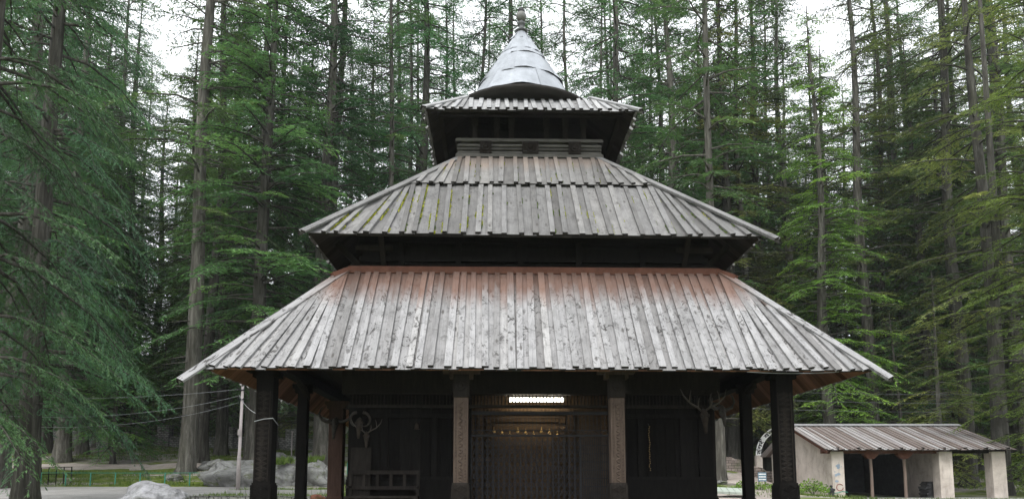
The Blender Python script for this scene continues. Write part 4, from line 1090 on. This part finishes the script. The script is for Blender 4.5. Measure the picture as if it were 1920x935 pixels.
# arch sign with painted lettering
AY = 49.0; ac = ray(1474, 853, AY); AR = 1.95
arch = empty('arch_sign', (ac.x, AY, gz(ac.x, AY)), 0, 'white arched sign with black Devanagari lettering spanning the path right of the porch', 'sign')
az0 = ac.z - gz(ac.x, AY)
b = MB(); n = 36
for i in range(n):
    a0, a1 = math.pi * (1 - i / n), math.pi * (1 - (i + 1) / n)
    f = lambda r, a, y: (r * math.cos(a), y, az0 + r * math.sin(a))
    b.hexa([f(AR - 0.18, a0, -0.03), f(AR - 0.18, a1, -0.03), f(AR - 0.18, a1, 0.03), f(AR - 0.18, a0, 0.03), f(AR + 0.18, a0, -0.03), f(AR + 0.18, a1, -0.03), f(AR + 0.18, a1, 0.03), f(AR + 0.18, a0, 0.03)])
b.build('arch_band', M['white_paint'], arch)
cu = bpy.data.curves.new('lettering', 'FONT'); cu.size = 0.36; cu.body = 'ढुंगरी वन विहार'.replace('वि', 'िव'); cu.extrude = 0.0; cu.offset = 0.012
co = bpy.data.objects.new('lettering', cu); COL.objects.link(co)
lm = bpy.data.meshes.new_from_object(co.evaluated_get(bpy.context.evaluated_depsgraph_get())); bpy.data.objects.remove(co)
vx = np.array([v.co[:] for v in lm.vertices]); wtot = vx[:, 0].max()
span = 1.80                                      # radians covered by the words
for v in lm.vertices:
    x, y = v.co.x, v.co.y; a = math.pi * 0.985 - x / wtot * span; r = AR - 0.125 + y
    v.co = (r * math.cos(a), -0.036, az0 + r * math.sin(a))
lm.materials.clear(); lm.materials.append(M['black_paint'])
lo = bpy.data.objects.new('lettering', lm); COL.objects.link(lo); lo.parent = arch
for sx in (1, -1):
    MB().box((sx * AR, 0.02, az0 / 2 - 0.05), (0.42, 0.4, az0 + 0.1)).build('arch_pillar', M['plaster'], arch)

# two small notice boards
def notice(px, py, d, w_, h_, mat, leg, label, rows, ink):
    p = ray(px, py, d); g = gz(p.x, d); t = empty('notice_board', (p.x, d, g), 0, label, 'sign'); zc = p.z - g
    MB().box((0, 0, zc), (w_, 0.05, h_)).build('board_panel', mat, t)
    b = MB(); rs = random.Random(px)
    for r in range(rows):
        z = zc + h_ * (0.5 - (r + 0.7) / (rows + 0.4)); x = -w_ * 0.42
        while x < w_ * 0.38:
            l = rs.uniform(0.06, 0.14) * w_ * 1.6; l = min(l, w_ * 0.42 - x); b.box((x + l / 2, -0.029, z), (l, 0.004, h_ / rows * 0.38)); x += l + 0.035 * w_
    b.build('lettering', ink, t)
    for s in (1, -1): MB().tube([(s * w_ * 0.36, 0.05, -0.1), (s * w_ * 0.36, 0.05, zc + h_ * 0.3)], 0.03, 6).build('leg', M['iron'], t)
notice(1429, 893, 39, 0.46, 0.50, M['blue_paint'], 0.5, 'little blue notice board with white lines standing by the path', 3, M['white_paint'])
notice(1399, 861, 46, 0.36, 1.0, M['slate'], 0.5, 'narrow dark notice board half hidden behind the thin right column', 5, M['white_paint'])
# pinkish retaining wall and terrace
t = empty('retaining_wall', (gx(1345, 45), 45, gz(gx(1345, 45), 45)), 0, 'low pinkish stone retaining wall beyond the thin right column', 'wall')
wall_seg([(gx(1290, 45), 45), (gx(1475, 45), 45)], 0.85, 0.6, M['stonewall_pink'], t, t.location)
# garden bench in the wood
p = ray(1383, 862, 50); t = empty('park_bench', (p.x, 50, gz(p.x, 50)), 0.15, 'weathered bench with metal frame under the trees beyond the retaining wall', 'bench')
MB().box((0, 0, 0.45), (2.0, 0.45, 0.05)).build('seat', M['wood_rail'], t)
b = MB(); [b.box((0, 0.25, z), (2.0, 0.04, 0.11)) for z in (0.66, 0.82, 0.98)]; b.build('backrest', M['wood_rail'], t)
for sx in (1, -1): MB().bar((sx * 0.85, -0.2, -0.1), (sx * 0.85, -0.15, 0.45), 0.07, 0.07).build('leg', M['iron'], t); MB().bar((sx * 0.85, 0.2, -0.1), (sx * 0.85, 0.3, 1.05), 0.07, 0.07).build('leg', M['iron'], t)
# striped stone slab
p = ray(1370, 926, 31); b = MB()
for i in range(7): b.box((i * 0.27 - 0.8, 0, 0.0), (0.25, 1.6, 0.10))
o = b.build('stone_slab', mat_plain('pale_green_slab', (0.36, 0.40, 0.35), 0.9, 0.1, 0, 0.15)); o.location = (p.x, 31, gz(p.x, 31) + 0.30); o.rotation_euler = (0.12, 0.05, -0.2); tag(o, 'pale greenish paved slab on the ground at the right corner of the temple', 'slab')

# ------------------------------------------------------------------ bushes, plants and grass
def leaf_bush(px, py, d, rad, h, n, label, name='leafy_plant', leaf=0.09, dz=0.0):
    p = ray(px, py, d); x0, y0, z0 = p.x, d, gz(p.x, d) + dz; V = []; Q = []; rs = np.random.default_rng(int(px * 7 + d))
    for i in range(n):
        a = rs.uniform(0, 2 * np.pi); r = rad * math.sqrt(rs.uniform()); hh = h * (1 - 0.6 * (r / rad) ** 2) * rs.uniform(0.25, 1.0)
        c = np.array([r * math.cos(a), r * math.sin(a), hh]); dr = np.array([math.cos(a), math.sin(a), rs.uniform(-0.2, 0.9)]) + rs.normal(size=3) * 0.4; dr /= np.linalg.norm(dr)
        sd = np.cross(dr, rs.normal(size=3)); sd /= np.linalg.norm(sd); l = leaf * rs.uniform(0.7, 1.5); w_ = l * 0.32; k = len(V)
        V += [c, c + dr * l * 0.5 + sd * w_, c + dr * l, c + dr * l * 0.5 - sd * w_]; Q.append((k, k + 1, k + 2, k + 3))
    o = np_mesh('leaves', V, Q, M['bush']); t = empty(name, (x0, y0, z0), 0, label, 'plant'); o.parent = t
    b = MB()
    for i in range(7):
        a = i * 0.9; b.tube([(0, 0, -0.05), (rad * 0.3 * math.cos(a), rad * 0.3 * math.sin(a), h * 0.4), (rad * 0.6 * math.cos(a), rad * 0.6 * math.sin(a), h * 0.7)], [0.02, 0.015, 0.006], 5)
    b.build('stems', M['bark'], t)
for a in ((1524, 930, 33.5, 0.75, 0.75, 700, 'broad bright green plant between the right front column and the shed wall'),
          (1380, 925, 34, 0.5, 0.4, 300, 'small weed at the foot of the thin right column'), (1425, 922, 36, 0.8, 0.45, 500, 'spreading green weeds beside the dirt path'),
          (1397, 912, 38, 0.45, 0.5, 260, 'tuft of weeds below the blue notice board'),
          (1362, 826, 62, 1.3, 1.6, 900, 'bright yellow-green bush left of the dark trunk beyond the porch'), (1392, 838, 60, 0.9, 1.2, 600, 'bright green shrub just right of the dark trunk beyond the porch'),
          (1437, 815, 66, 1.4, 1.3, 700, 'bright green shrub seen under the arched sign')):
    leaf_bush(*a)

def grass_patch(name, areas, mat, label=None):
    V = []; Q = []
    for (x0, x1, y0, y1, n, h, dz) in areas:
        for i in range(n):
            x, y = rng.uniform(x0, x1), rng.uniform(y0, y1)
            if math.sin(x * 2.3 + y) + math.sin(y * 3.1 - x * 1.7) + rng.normal() * 0.5 < -0.5: continue
            z = gz(x, y) + dz; a = rng.uniform(0, 6.28); w_ = h * 0.10; hh = h * rng.uniform(0.5, 1.2); k = len(V); lx, ly = rng.normal(size=2) * hh * 0.3
            V += [(x - w_ * math.cos(a), y - w_ * math.sin(a), z - 0.02), (x + w_ * math.cos(a), y + w_ * math.sin(a), z - 0.02), (x + lx, y + ly, z + hh)]; Q.append((k, k + 1, k + 2))
    o = np_mesh(name, V, Q, mat); tag(o, label, 'grass', kind='stuff')
zk = ray(480, 929, 28.5).z; zk2 = ray(480, 918, 33).z
grass_patch('grass', [(gx(340, 30), gx(640, 30), 28.9, 32.6, 3800, 0.16, 0.02), (gx(430, 34), gx(640, 34), 33.4, 36.0, 2600, 0.22, 0.02),
                      (gx(100, 41), gx(420, 41), 38.9, 43.4, 3600, 0.20, 0.0), (gx(-40, 41), gx(110, 41), 40.2, 43.4, 2000, 0.25, 0.0),
                      (gx(150, 55), gx(640, 55), 51, 59.5, 9000, 0.22, 0.0), (gx(60, 75), gx(640, 75), 62, 80, 5000, 0.32, 0.0),
                      (gx(1340, 34), gx(1460, 34), 31, 39, 1400, 0.18, 0.0), (gx(1500, 33), gx(1950, 33), 31, 34.8, 1600, 0.2, 0.0), (gx(1330, 56), gx(1500, 56), 50, 70, 2500, 0.3, 0.0),
                      (gx(1770, 50), gx(1990, 50), 44, 60, 2500, 0.3, 0.0)], M['grass'], 'short bright grass growing in patches on the forest floor')
grass_patch('rock_grass', [(gx(520, 40), gx(545, 40), 38.6, 40.6, 700, 0.35, 1.25), (gx(555, 40), gx(600, 40), 38.8, 40.8, 800, 0.3, 1.3)], M['grass'], 'grass tufts growing along the top of the pale rocks')

# ------------------------------------------------------------------ the cedar wood
def make_tree(seed, H, r0, crown0, Lmax, dens, lean=0.0, fork=None, blade=(0.15, 0.30), bw=0.135, droop=0.35, low_stubs=0, twig_step=0.22, limb_r=0.05, shape=0.8, nb=23, hang=0.0):
    """one deodar: returns (trunk mesh, crown mesh). Limbs are wood and belong to the trunk; flat drooping sprays are the crown"""
    rs = np.random.default_rng(seed); T = MB(); TV = []; 
    zs = np.concatenate([[-0.8, 0.0, 0.35, 0.9, 1.8], np.linspace(3, H, 16)])
    wx = lambda z: lean * z + 0.18 * math.sin(z * 0.23 + seed) ; wy = lambda z: 0.16 * math.sin(z * 0.19 + seed * 2)
    rad = lambda z: r0 * (max(0.02, 1 - max(z, 0) / H) ** 0.8) * (1 + 0.38 * math.exp(-max(z, 0) / 0.7)) + 0.015
    nside = 14; b0 = 0
    for i, z in enumerate(zs):
        for j in range(nside):
            a = 2 * math.pi * j / nside
            r = rad(z) * (1 + 0.05 * rs.normal() + (0.20 * math.exp(-max(z, 0) / 0.6) * math.sin(5 * a + seed)))
            T.v.append((wx(z) + r * math.cos(a), wy(z) + r * math.sin(a), z))
    for i in range(len(zs) - 1):
        for j in range(nside):
            j2 = (j + 1) % nside; T.f.append((i * nside + j, i * nside + j2, (i + 1) * nside + j2, (i + 1) * nside + j)); T.uv += [(0, 0)] * 4; T.mi.append(0)
    A = []; D = []; W = []; TN = []; Lb = []
    tops = [(0.0, 0.0, 0.0, H)]
    if fork:
        zf, off = fork; P = [(wx(zf), wy(zf), zf), (wx(zf) + off * 0.5, 0.2, zf + 0.9), (wx(zf) + off, 0.2, zf + 2.5), (wx(zf) + off * 1.2, 0.3, H * 0.9)]
        T.tube(P, [rad(zf) * 0.75, rad(zf) * 0.7, rad(zf) * 0.6, 0.05], 10)
    zb = crown0; gap = rs.uniform(0, 6)
    while zb < H - 0.6:
        f = (zb - crown0) / (H - crown0)
        step = (0.30 + 0.12 * math.sin(zb * 1.1 + gap)) / dens
        zb += step * rs.uniform(0.5, 1.5)
        L = Lmax * (1 - f) ** shape * (0.35 + 0.65 * min(1, f / 0.12 + 0.3)) * rs.uniform(0.55, 1.15) + 0.4
        az_ = rs.uniform(0, 2 * np.pi); rise = rs.uniform(0.05, 0.30) - 0.1 * (1 - f); dr = droop * rs.uniform(0.6, 1.3)
        ca, sa = math.cos(az_), math.sin(az_); bend = rs.normal() * 0.18
        def bp(t):
            aa = az_ + bend * t; rr = L * t
            return np.array([wx(zb) + rr * math.cos(aa), wy(zb) + rr * math.sin(aa), zb + L * (rise * t - dr * t * t)])
        T.tube([bp(t) for t in (0, 0.3, 0.65, 1.0)], [limb_r * (0.55 + 0.20 * L), limb_r * (0.4 + 0.15 * L), limb_r * (0.25 + 0.07 * L), 0.008], 5, cap=False)
        btone = np.clip(rs.normal(0.45, 0.24), 0.05, 0.95)
        m = max(3, int(L / twig_step)); bare = 0.12 + 0.2 * rs.random() if L > 2 else 0.05
        for q in range(m):
            t = bare + (1 - bare) * (q + rs.random()) / m
            p = bp(t); q2 = bp(min(1, t + 0.02)); fw = q2 - p; fw /= np.linalg.norm(fw) + 1e-9
            side = np.array([-fw[1], fw[0], 0]); side /= np.linalg.norm(side) + 1e-9
            sg = 1 if q % 2 else -1
            tl_ = (0.30 * L * (1 - t * 0.75) * rs.uniform(0.5, 1.1) + 0.25)
            dv = fw * rs.uniform(0.5, 0.9) + side * sg * rs.uniform(0.5, 1.0) + np.array([0, 0, rs.uniform(-0.12, 0.12)]); dv /= np.linalg.norm(dv)
            k = max(3, int(nb * tl_ / 1.1)); u = (np.arange(k) + rs.random(k)) / k
            pts = p + dv * (u * tl_)[:, None]; pts[:, 2] -= (0.28 + hang) * (u ** 2) * tl_ * 0.6
            s2 = np.cross(dv, [0, 0, 1.0]); s2 /= np.linalg.norm(s2) + 1e-9
            sg2 = rs.choice([-1, 1], k)[:, None]
            dd = dv * rs.uniform(0.5, 1.0, k)[:, None] + s2 * sg2 * rs.uniform(0.2, 0.9, k)[:, None] + np.array([0, 0, -0.10 - hang]) * rs.uniform(0, 2.2, k)[:, None] + rs.normal(0, 0.14, (k, 3))
            dd /= np.linalg.norm(dd, axis=1)[:, None]
            A.append(pts); D.append(dd); Lb.append(rs.uniform(blade[0], blade[1], k))
            TN.append(np.clip(btone + rs.normal(0, 0.14, k) + 0.12 * u, 0, 1))
    for i in range(low_stubs):                       # dead bare limbs under the crown
        z = rs.uniform(3, crown0 + 1); a = rs.uniform(0, 6.28); l = rs.uniform(0.5, 2.2); dz = rs.uniform(-0.3, 0.2)
        P = [(wx(z) + l * f * math.cos(a), wy(z) + l * f * math.sin(a), z + l * dz * f) for f in (0, 0.5, 1)]
        T.tube(P, [0.045, 0.03, 0.008], 5, cap=False)
    A = np.concatenate(A); D = np.concatenate(D); Lb = np.concatenate(Lb); TN = np.concatenate(TN)
    n = len(A); up = np.array([0, 0, 1.0]) + rs.normal(0, 0.35, (n, 3))
    S = np.cross(D, up); S /= np.linalg.norm(S, axis=1)[:, None] + 1e-9
    wd = Lb * bw
    V = np.empty((n, 4, 3)); V[:, 0] = A; V[:, 1] = A + D * (Lb * 0.45)[:, None] + S * wd[:, None]; V[:, 2] = A + D * Lb[:, None]; V[:, 3] = A + D * (Lb * 0.45)[:, None] - S * wd[:, None]
    V = V.reshape(-1, 3); Q = np.arange(n * 4).reshape(-1, 4)
    to = T.build('trunk', M['bark'], None, True); cr = np_mesh('crown', V, Q, M['needles'], TN)
    td, cd = to.data, cr.data
    bpy.data.objects.remove(to); bpy.data.objects.remove(cr)
    return td, cd, n

SPEC = {
 'full':  [dict(H=40, r0=0.48, crown0=3.0, Lmax=6.0, dens=1.9, low_stubs=3, shape=0.6), dict(H=38, r0=0.42, crown0=5.0, Lmax=5.6, dens=1.7, low_stubs=6, shape=0.6), dict(H=42, r0=0.50, crown0=4.0, Lmax=6.2, dens=1.8, low_stubs=3, shape=0.65)],
 'high':  [dict(H=50, r0=0.50, crown0=13.0, Lmax=5.6, dens=1.05, low_stubs=20, shape=0.5), dict(H=52, r0=0.54, crown0=16.0, Lmax=5.8, dens=1.0, low_stubs=18, shape=0.5), dict(H=48, r0=0.46, crown0=11.0, Lmax=5.4, dens=1.05, low_stubs=22, shape=0.5)],
 'thin':  [dict(H=52, r0=0.30, crown0=17.0, Lmax=4.3, dens=0.8, low_stubs=34, shape=0.4), dict(H=50, r0=0.26, crown0=14.0, Lmax=4.5, dens=0.72, low_stubs=40, shape=0.4), dict(H=54, r0=0.31, crown0=20.0, Lmax=4.3, dens=0.8, low_stubs=34, shape=0.4)],
 'young': [dict(H=15, r0=0.20, crown0=0.8, Lmax=4.4, dens=2.0, shape=0.75), dict(H=19, r0=0.24, crown0=1.0, Lmax=4.8, dens=1.7, shape=0.8)],
 'near':  [dict(H=38, r0=0.60, crown0=3.4, Lmax=7.0, dens=1.35, low_stubs=4, blade=(0.10, 0.20), nb=34, twig_step=0.17, hang=0.25, droop=0.5, shape=0.7), dict(H=36, r0=0.54, crown0=2.6, Lmax=6.8, dens=1.3, low_stubs=8, blade=(0.11, 0.22), nb=30, twig_step=0.18, droop=0.25)],
 'forked': [dict(H=42, r0=0.48, crown0=9.0, Lmax=5.4, dens=0.7, low_stubs=10, fork=(12.0, 2.2), shape=0.5)],
}
PROTO = {}
for kname, lst in SPEC.items():
    PROTO[kname] = []
    for i, sp in enumerate(lst): PROTO[kname].append(make_tree(sum(map(ord, kname)) * 7 + i * 13, **sp)); print('PROTO', kname, i, PROTO[kname][-1][2])

TEAL, GREEN, OLIVE, YELLOW = (0.080, 0.172, 0.074), (0.098, 0.192, 0.068), (0.138, 0.205, 0.066), (0.180, 0.245, 0.060)
tree_rng = random.Random(77)
TREES = []
def plant(kind, idx, x, y, scale=1.0, tint=GREEN, label='', group=None, rz=None, wide=1.0):
    td, cd, _ = PROTO[kind][idx % len(PROTO[kind])]
    t = empty('cedar_tree', (x, y, gz(x, y) - 0.05), rz if rz is not None else tree_rng.uniform(0, 6.28), label, 'tree', group)
    t.scale = (scale * wide, scale * wide, scale)
    if group: t.rotation_euler.x = tree_rng.gauss(0, 0.014); t.rotation_euler.y = tree_rng.gauss(0, 0.014)
    a = bpy.data.objects.new('trunk', td); b_ = bpy.data.objects.new('crown', cd)
    for o in (a, b_): COL.objects.link(o); o.parent = t
    j = lambda v: v * tree_rng.uniform(0.85, 1.15)
    b_.color = (j(tint[0]), j(tint[1]), j(tint[2]), 1)
    TREES.append((x, y)); return t
def at(px, d): return ray(px, 880, d).x
# the trees one can tell apart: pixel column of the trunk, depth, kind, variant, scale, tint, label
NAMED = [
 (48, 28, 'near', 0, 1.0, TEAL, 'massive dark cedar trunk at the far left with drooping boughs over the road'),
 (-75, 22, 'near', 0, 0.95, TEAL, 'cedar at the left edge whose hanging grey-green boughs fill the lower left'),
 (6, 38, 'full', 0, 1.1, TEAL, 'dark cedar cut by the left edge of the picture behind the massive trunk'),
 (155, 55, 'full', 1, 1.0, TEAL, 'cedar standing in front of the left end of the stone wall'),
 (350, 43, 'high', 0, 1.15, GREEN, 'thick ridged cedar trunk of the close pair beside the low grey outcrop'),
 (384, 49, 'thin', 0, 1.2, GREEN, 'paler cedar trunk close behind the thick ridged one'),
 (277, 76, 'full', 0, 1.0, TEAL, 'cedar with flared base alone on the mossy slope above the stone wall'),
 (188, 62, 'high', 2, 1.0, TEAL, 'dark straight cedar above the left end of the pillared wall'),
 (470, 52, 'high', 2, 1.0, GREEN, 'pale grey cedar trunk right behind the lamp pole'),
 (508, 60, 'high', 0, 0.95, GREEN, 'tall cedar hidden at its foot by the carved left front column'),
 (597, 47, 'full', 2, 1.12, TEAL, 'big cedar with bright feathery crown above the left end of the middle roof'),
 (617, 51, 'thin', 0, 1.2, GREEN, 'paler trunk pressed against the big feathery cedar left of the rear column'),
 (478, 44, 'full', 1, 1.15, GREEN, 'bushy green cedar filling the sky left of the feathery one'),
 (733, 68, 'thin', 0, 1.1, GREEN, 'slim bare cedar, first left of the cone roof group'),
 (757, 64, 'thin', 1, 1.1, GREEN, 'slim bare cedar, second in the row left of the cone'),
 (786, 58, 'high', 1, 1.05, GREEN, 'stout pale trunk just left of the top roof corner'),
 (826, 66, 'thin', 2, 0.95, GREEN, 'thin cedar seen above the left corner of the top roof'),
 (911, 70, 'thin', 0, 0.95, GREEN, 'thin trunk rising directly left of the cone tip'),
 (944, 74, 'thin', 1, 1.0, GREEN, 'thin trunk almost touching the finial on its left'),
 (1018, 64, 'thin', 2, 0.95, GREEN, 'mossy thin trunk rising directly right of the finial'),
 (1150, 60, 'thin', 0, 0.95, GREEN, 'straight thin cedar above the right corner of the top roof'),
 (1238, 62, 'thin', 1, 1.0, GREEN, 'slim cedar right of the top roof with bare lower trunk'),
 (1302, 66, 'full', 1, 1.1, OLIVE, 'cedar with olive crown above the right slope of the middle roof'),
 (1378, 52, 'full', 0, 1.1, OLIVE, 'tall olive cedar with pale trunk over the right end of the middle roof'),
 (1492, 58, 'high', 2, 1.0, TEAL, 'bluish dark cedar beyond the right end of the middle roof'),
 (1640, 54, 'high', 0, 1.0, OLIVE, 'pale grey cedar trunk rising behind the left end of the shed roof'),
 (1560, 48, 'full', 2, 0.85, YELLOW, 'yellow-green cedar with layered low boughs over the right end of the lowest roof'),
 (1712, 60, 'high', 1, 1.05, GREEN, 'dark straight trunk behind the middle of the shed, left one of two'),
 (1742, 64, 'high', 0, 1.0, GREEN, 'dark straight trunk behind the middle of the shed, right one of two'),
 (1806, 56, 'full', 0, 0.95, OLIVE, 'olive cedar with knotty trunk behind the right end of the shed roof'),
 (1880, 42, 'forked', 0, 1.0, YELLOW, 'forked cedar with thick bent limbs near the right edge'),
 (1925, 50, 'high', 2, 1.0, OLIVE, 'pale slanting cedar at the right edge behind the forked one'),
 (1990, 34, 'near', 1, 0.9, YELLOW, 'cedar just outside the right edge whose bright yellow-green boughs reach in'),
 (1373, 61, 'full', 1, 1.0, GREEN, 'dark thick trunk between the bright bushes right of the porch'),
 (1349, 41, 'thin', 1, 1.1, GREEN, 'pale narrow trunk close beside the right corner of the temple wall'),
 (1440, 57, 'thin', 0, 1.1, GREEN, 'dark trunk standing inside the arched sign'),
 (408, 56, 'full', 0, 1.0, GREEN, 'bushy cedar filling the gap right of the thick ridged trunk'),
 (682, 57, 'full', 1, 1.0, TEAL, 'leafy cedar with long low bough reaching over the left of the middle roof'),
 (1335, 60, 'full', 2, 1.0, TEAL, 'dense bluish cedar between two slim trunks right of the tower'),
 (1440, 60, 'full', 1, 1.05, OLIVE, 'dense olive cedar directly above the right tip of the middle roof'),
 (1575, 66, 'full', 0, 1.05, GREEN, 'dense green cedar above the right slope of the lowest roof'),
 (1680, 72, 'full', 2, 1.1, OLIVE, 'dense olive cedar towering far behind the shed'),
 (110, 66, 'full', 2, 1.1, TEAL, 'dense dark cedar deep behind the massive left trunk'),
 (1408, 53, 'thin', 2, 1.0, GREEN, 'pale slender trunk hidden behind the thin right column'),
]
for i, (px, d, kind, v, sc, tint, lab) in enumerate(NAMED): plant(kind, v, at(px, d), d, sc, tint, lab, wide=0.72 if px == 48 else 0.86 if kind == 'near' or px == 350 else 1.0)
YOUNG = [(240, 58, 1, 0.85, TEAL, 'young cedar with fresh layered boughs left of the thick pair'), (215, 50, 0, 0.8, GREEN, 'small young cedar under the boughs at the left above the mossy wall'),
         (300, 66, 0, 0.9, YELLOW, 'young yellow-green cedar behind the pillared wall'), (555, 66, 1, 0.9, YELLOW, 'pale feathery young cedar above the left eave of the lowest roof'),
         (1605, 62, 1, 0.95, OLIVE, 'young cedar behind the left end of the shed'), (1690, 50, 0, 0.85, OLIVE, 'young cedar with a withered brown top right behind the shed ridge'), (1770, 47, 1, 0.8, YELLOW, 'bright low cedar above the right half of the shed roof'),
         (1965, 42, 0, 0.95, YELLOW, 'bright young cedar at the lower right edge'), (430, 70, 1, 1.0, TEAL, 'dark young cedar in the shade behind the lamp pole'), (1490, 70, 1, 1.0, GREEN, 'young dark cedar behind the arched sign')]
for px, d, v, sc, tint, lab in YOUNG: plant('young', v, at(px, d), d, sc, tint, lab)
# the rest of the wood, in places where nothing tells one trunk from the next
BINS = [(-300, 330, 'left of the temple, among many alike'), (330, 700, 'left behind the roofs, among many alike'), (700, 1230, 'behind the tower, among nearer trees'), (1230, 1560, 'right behind the roofs, among many alike'), (1560, 2300, 'behind the shed, among many alike')]
n = 0; tries = 0
while n < 195 and tries < 6000:
    tries += 1
    d = 50 + 86 * tree_rng.random() ** 1.45; px = tree_rng.uniform(-170, 2090); x = at(px, d)
    if any((x - a) ** 2 + (d - b_) ** 2 < (3.0 + d * 0.012) ** 2 for a, b_ in TREES): continue
    if 1395 < px < 1450 and d < 75: continue
    if 235 < px < 300 and tree_rng.random() < 0.75: continue
    if 850 < px < 1120 and tree_rng.random() < 0.72: continue
    r = tree_rng.random(); mid_ = 640 < px < 1240
    kind = 'thin' if r < (0.65 if mid_ else 0.2) else ('high' if r < (0.93 if mid_ else 0.5) else 'full')
    tint = (TEAL if tree_rng.random() < 0.6 else GREEN) if px < 1200 else (OLIVE if tree_rng.random() < 0.5 else GREEN)
    far = 'far' if d > 95 else 'middle-distance'
    bn = next(b_[2] for b_ in BINS if b_[0] <= px < b_[1])
    plant(kind, tree_rng.randrange(3), x, d, tree_rng.uniform(0.85, 1.12), tint, '%s cedar of the dense wood %s' % (far, bn), '%s cedars of the wood %s' % (far, bn))
    n += 1

m = 0; tries = 0
while m < 46 and tries < 4000:
    tries += 1
    d = 62 + 60 * tree_rng.random(); px = tree_rng.uniform(-150, 2080); x = at(px, d)
    if 640 < px < 1330 or 255 < px < 300 or 1390 < px < 1455 or any((x - a) ** 2 + (d - b_) ** 2 < 6 for a, b_ in TREES): continue
    sd_ = 'left' if px < 960 else 'right'
    plant('young', m, x, d, tree_rng.uniform(0.6, 1.0), (TEAL if px < 900 else OLIVE) if m % 2 else GREEN, 'bushy young cedar of the undergrowth in the wood on the %s, among many alike' % sd_, 'young cedars of the undergrowth on the %s' % sd_)
    m += 1
# the moist air of the wood: far trees pale towards the sky
hz = MB(); hz.box((0, 105, 52), (900, 660, 107)); ho = hz.build('haze', None); tag(ho, 'thin pale mist between the cedars', 'haze', kind='stuff')
ho.data.materials.clear()
hm_ = bpy.data.materials.new('mist'); hm_.use_nodes = True; hm_.node_tree.nodes.clear()
v_ = hm_.node_tree.nodes.new('ShaderNodeVolumePrincipled'); v_.inputs['Color'].default_value = (0.90, 0.95, 0.97, 1); v_.inputs['Density'].default_value = 0.00028; v_.inputs['Anisotropy'].default_value = 0.2
o_ = hm_.node_tree.nodes.new('ShaderNodeOutputMaterial'); hm_.node_tree.links.new(v_.outputs[0], o_.inputs['Volume']); ho.data.materials.append(hm_)
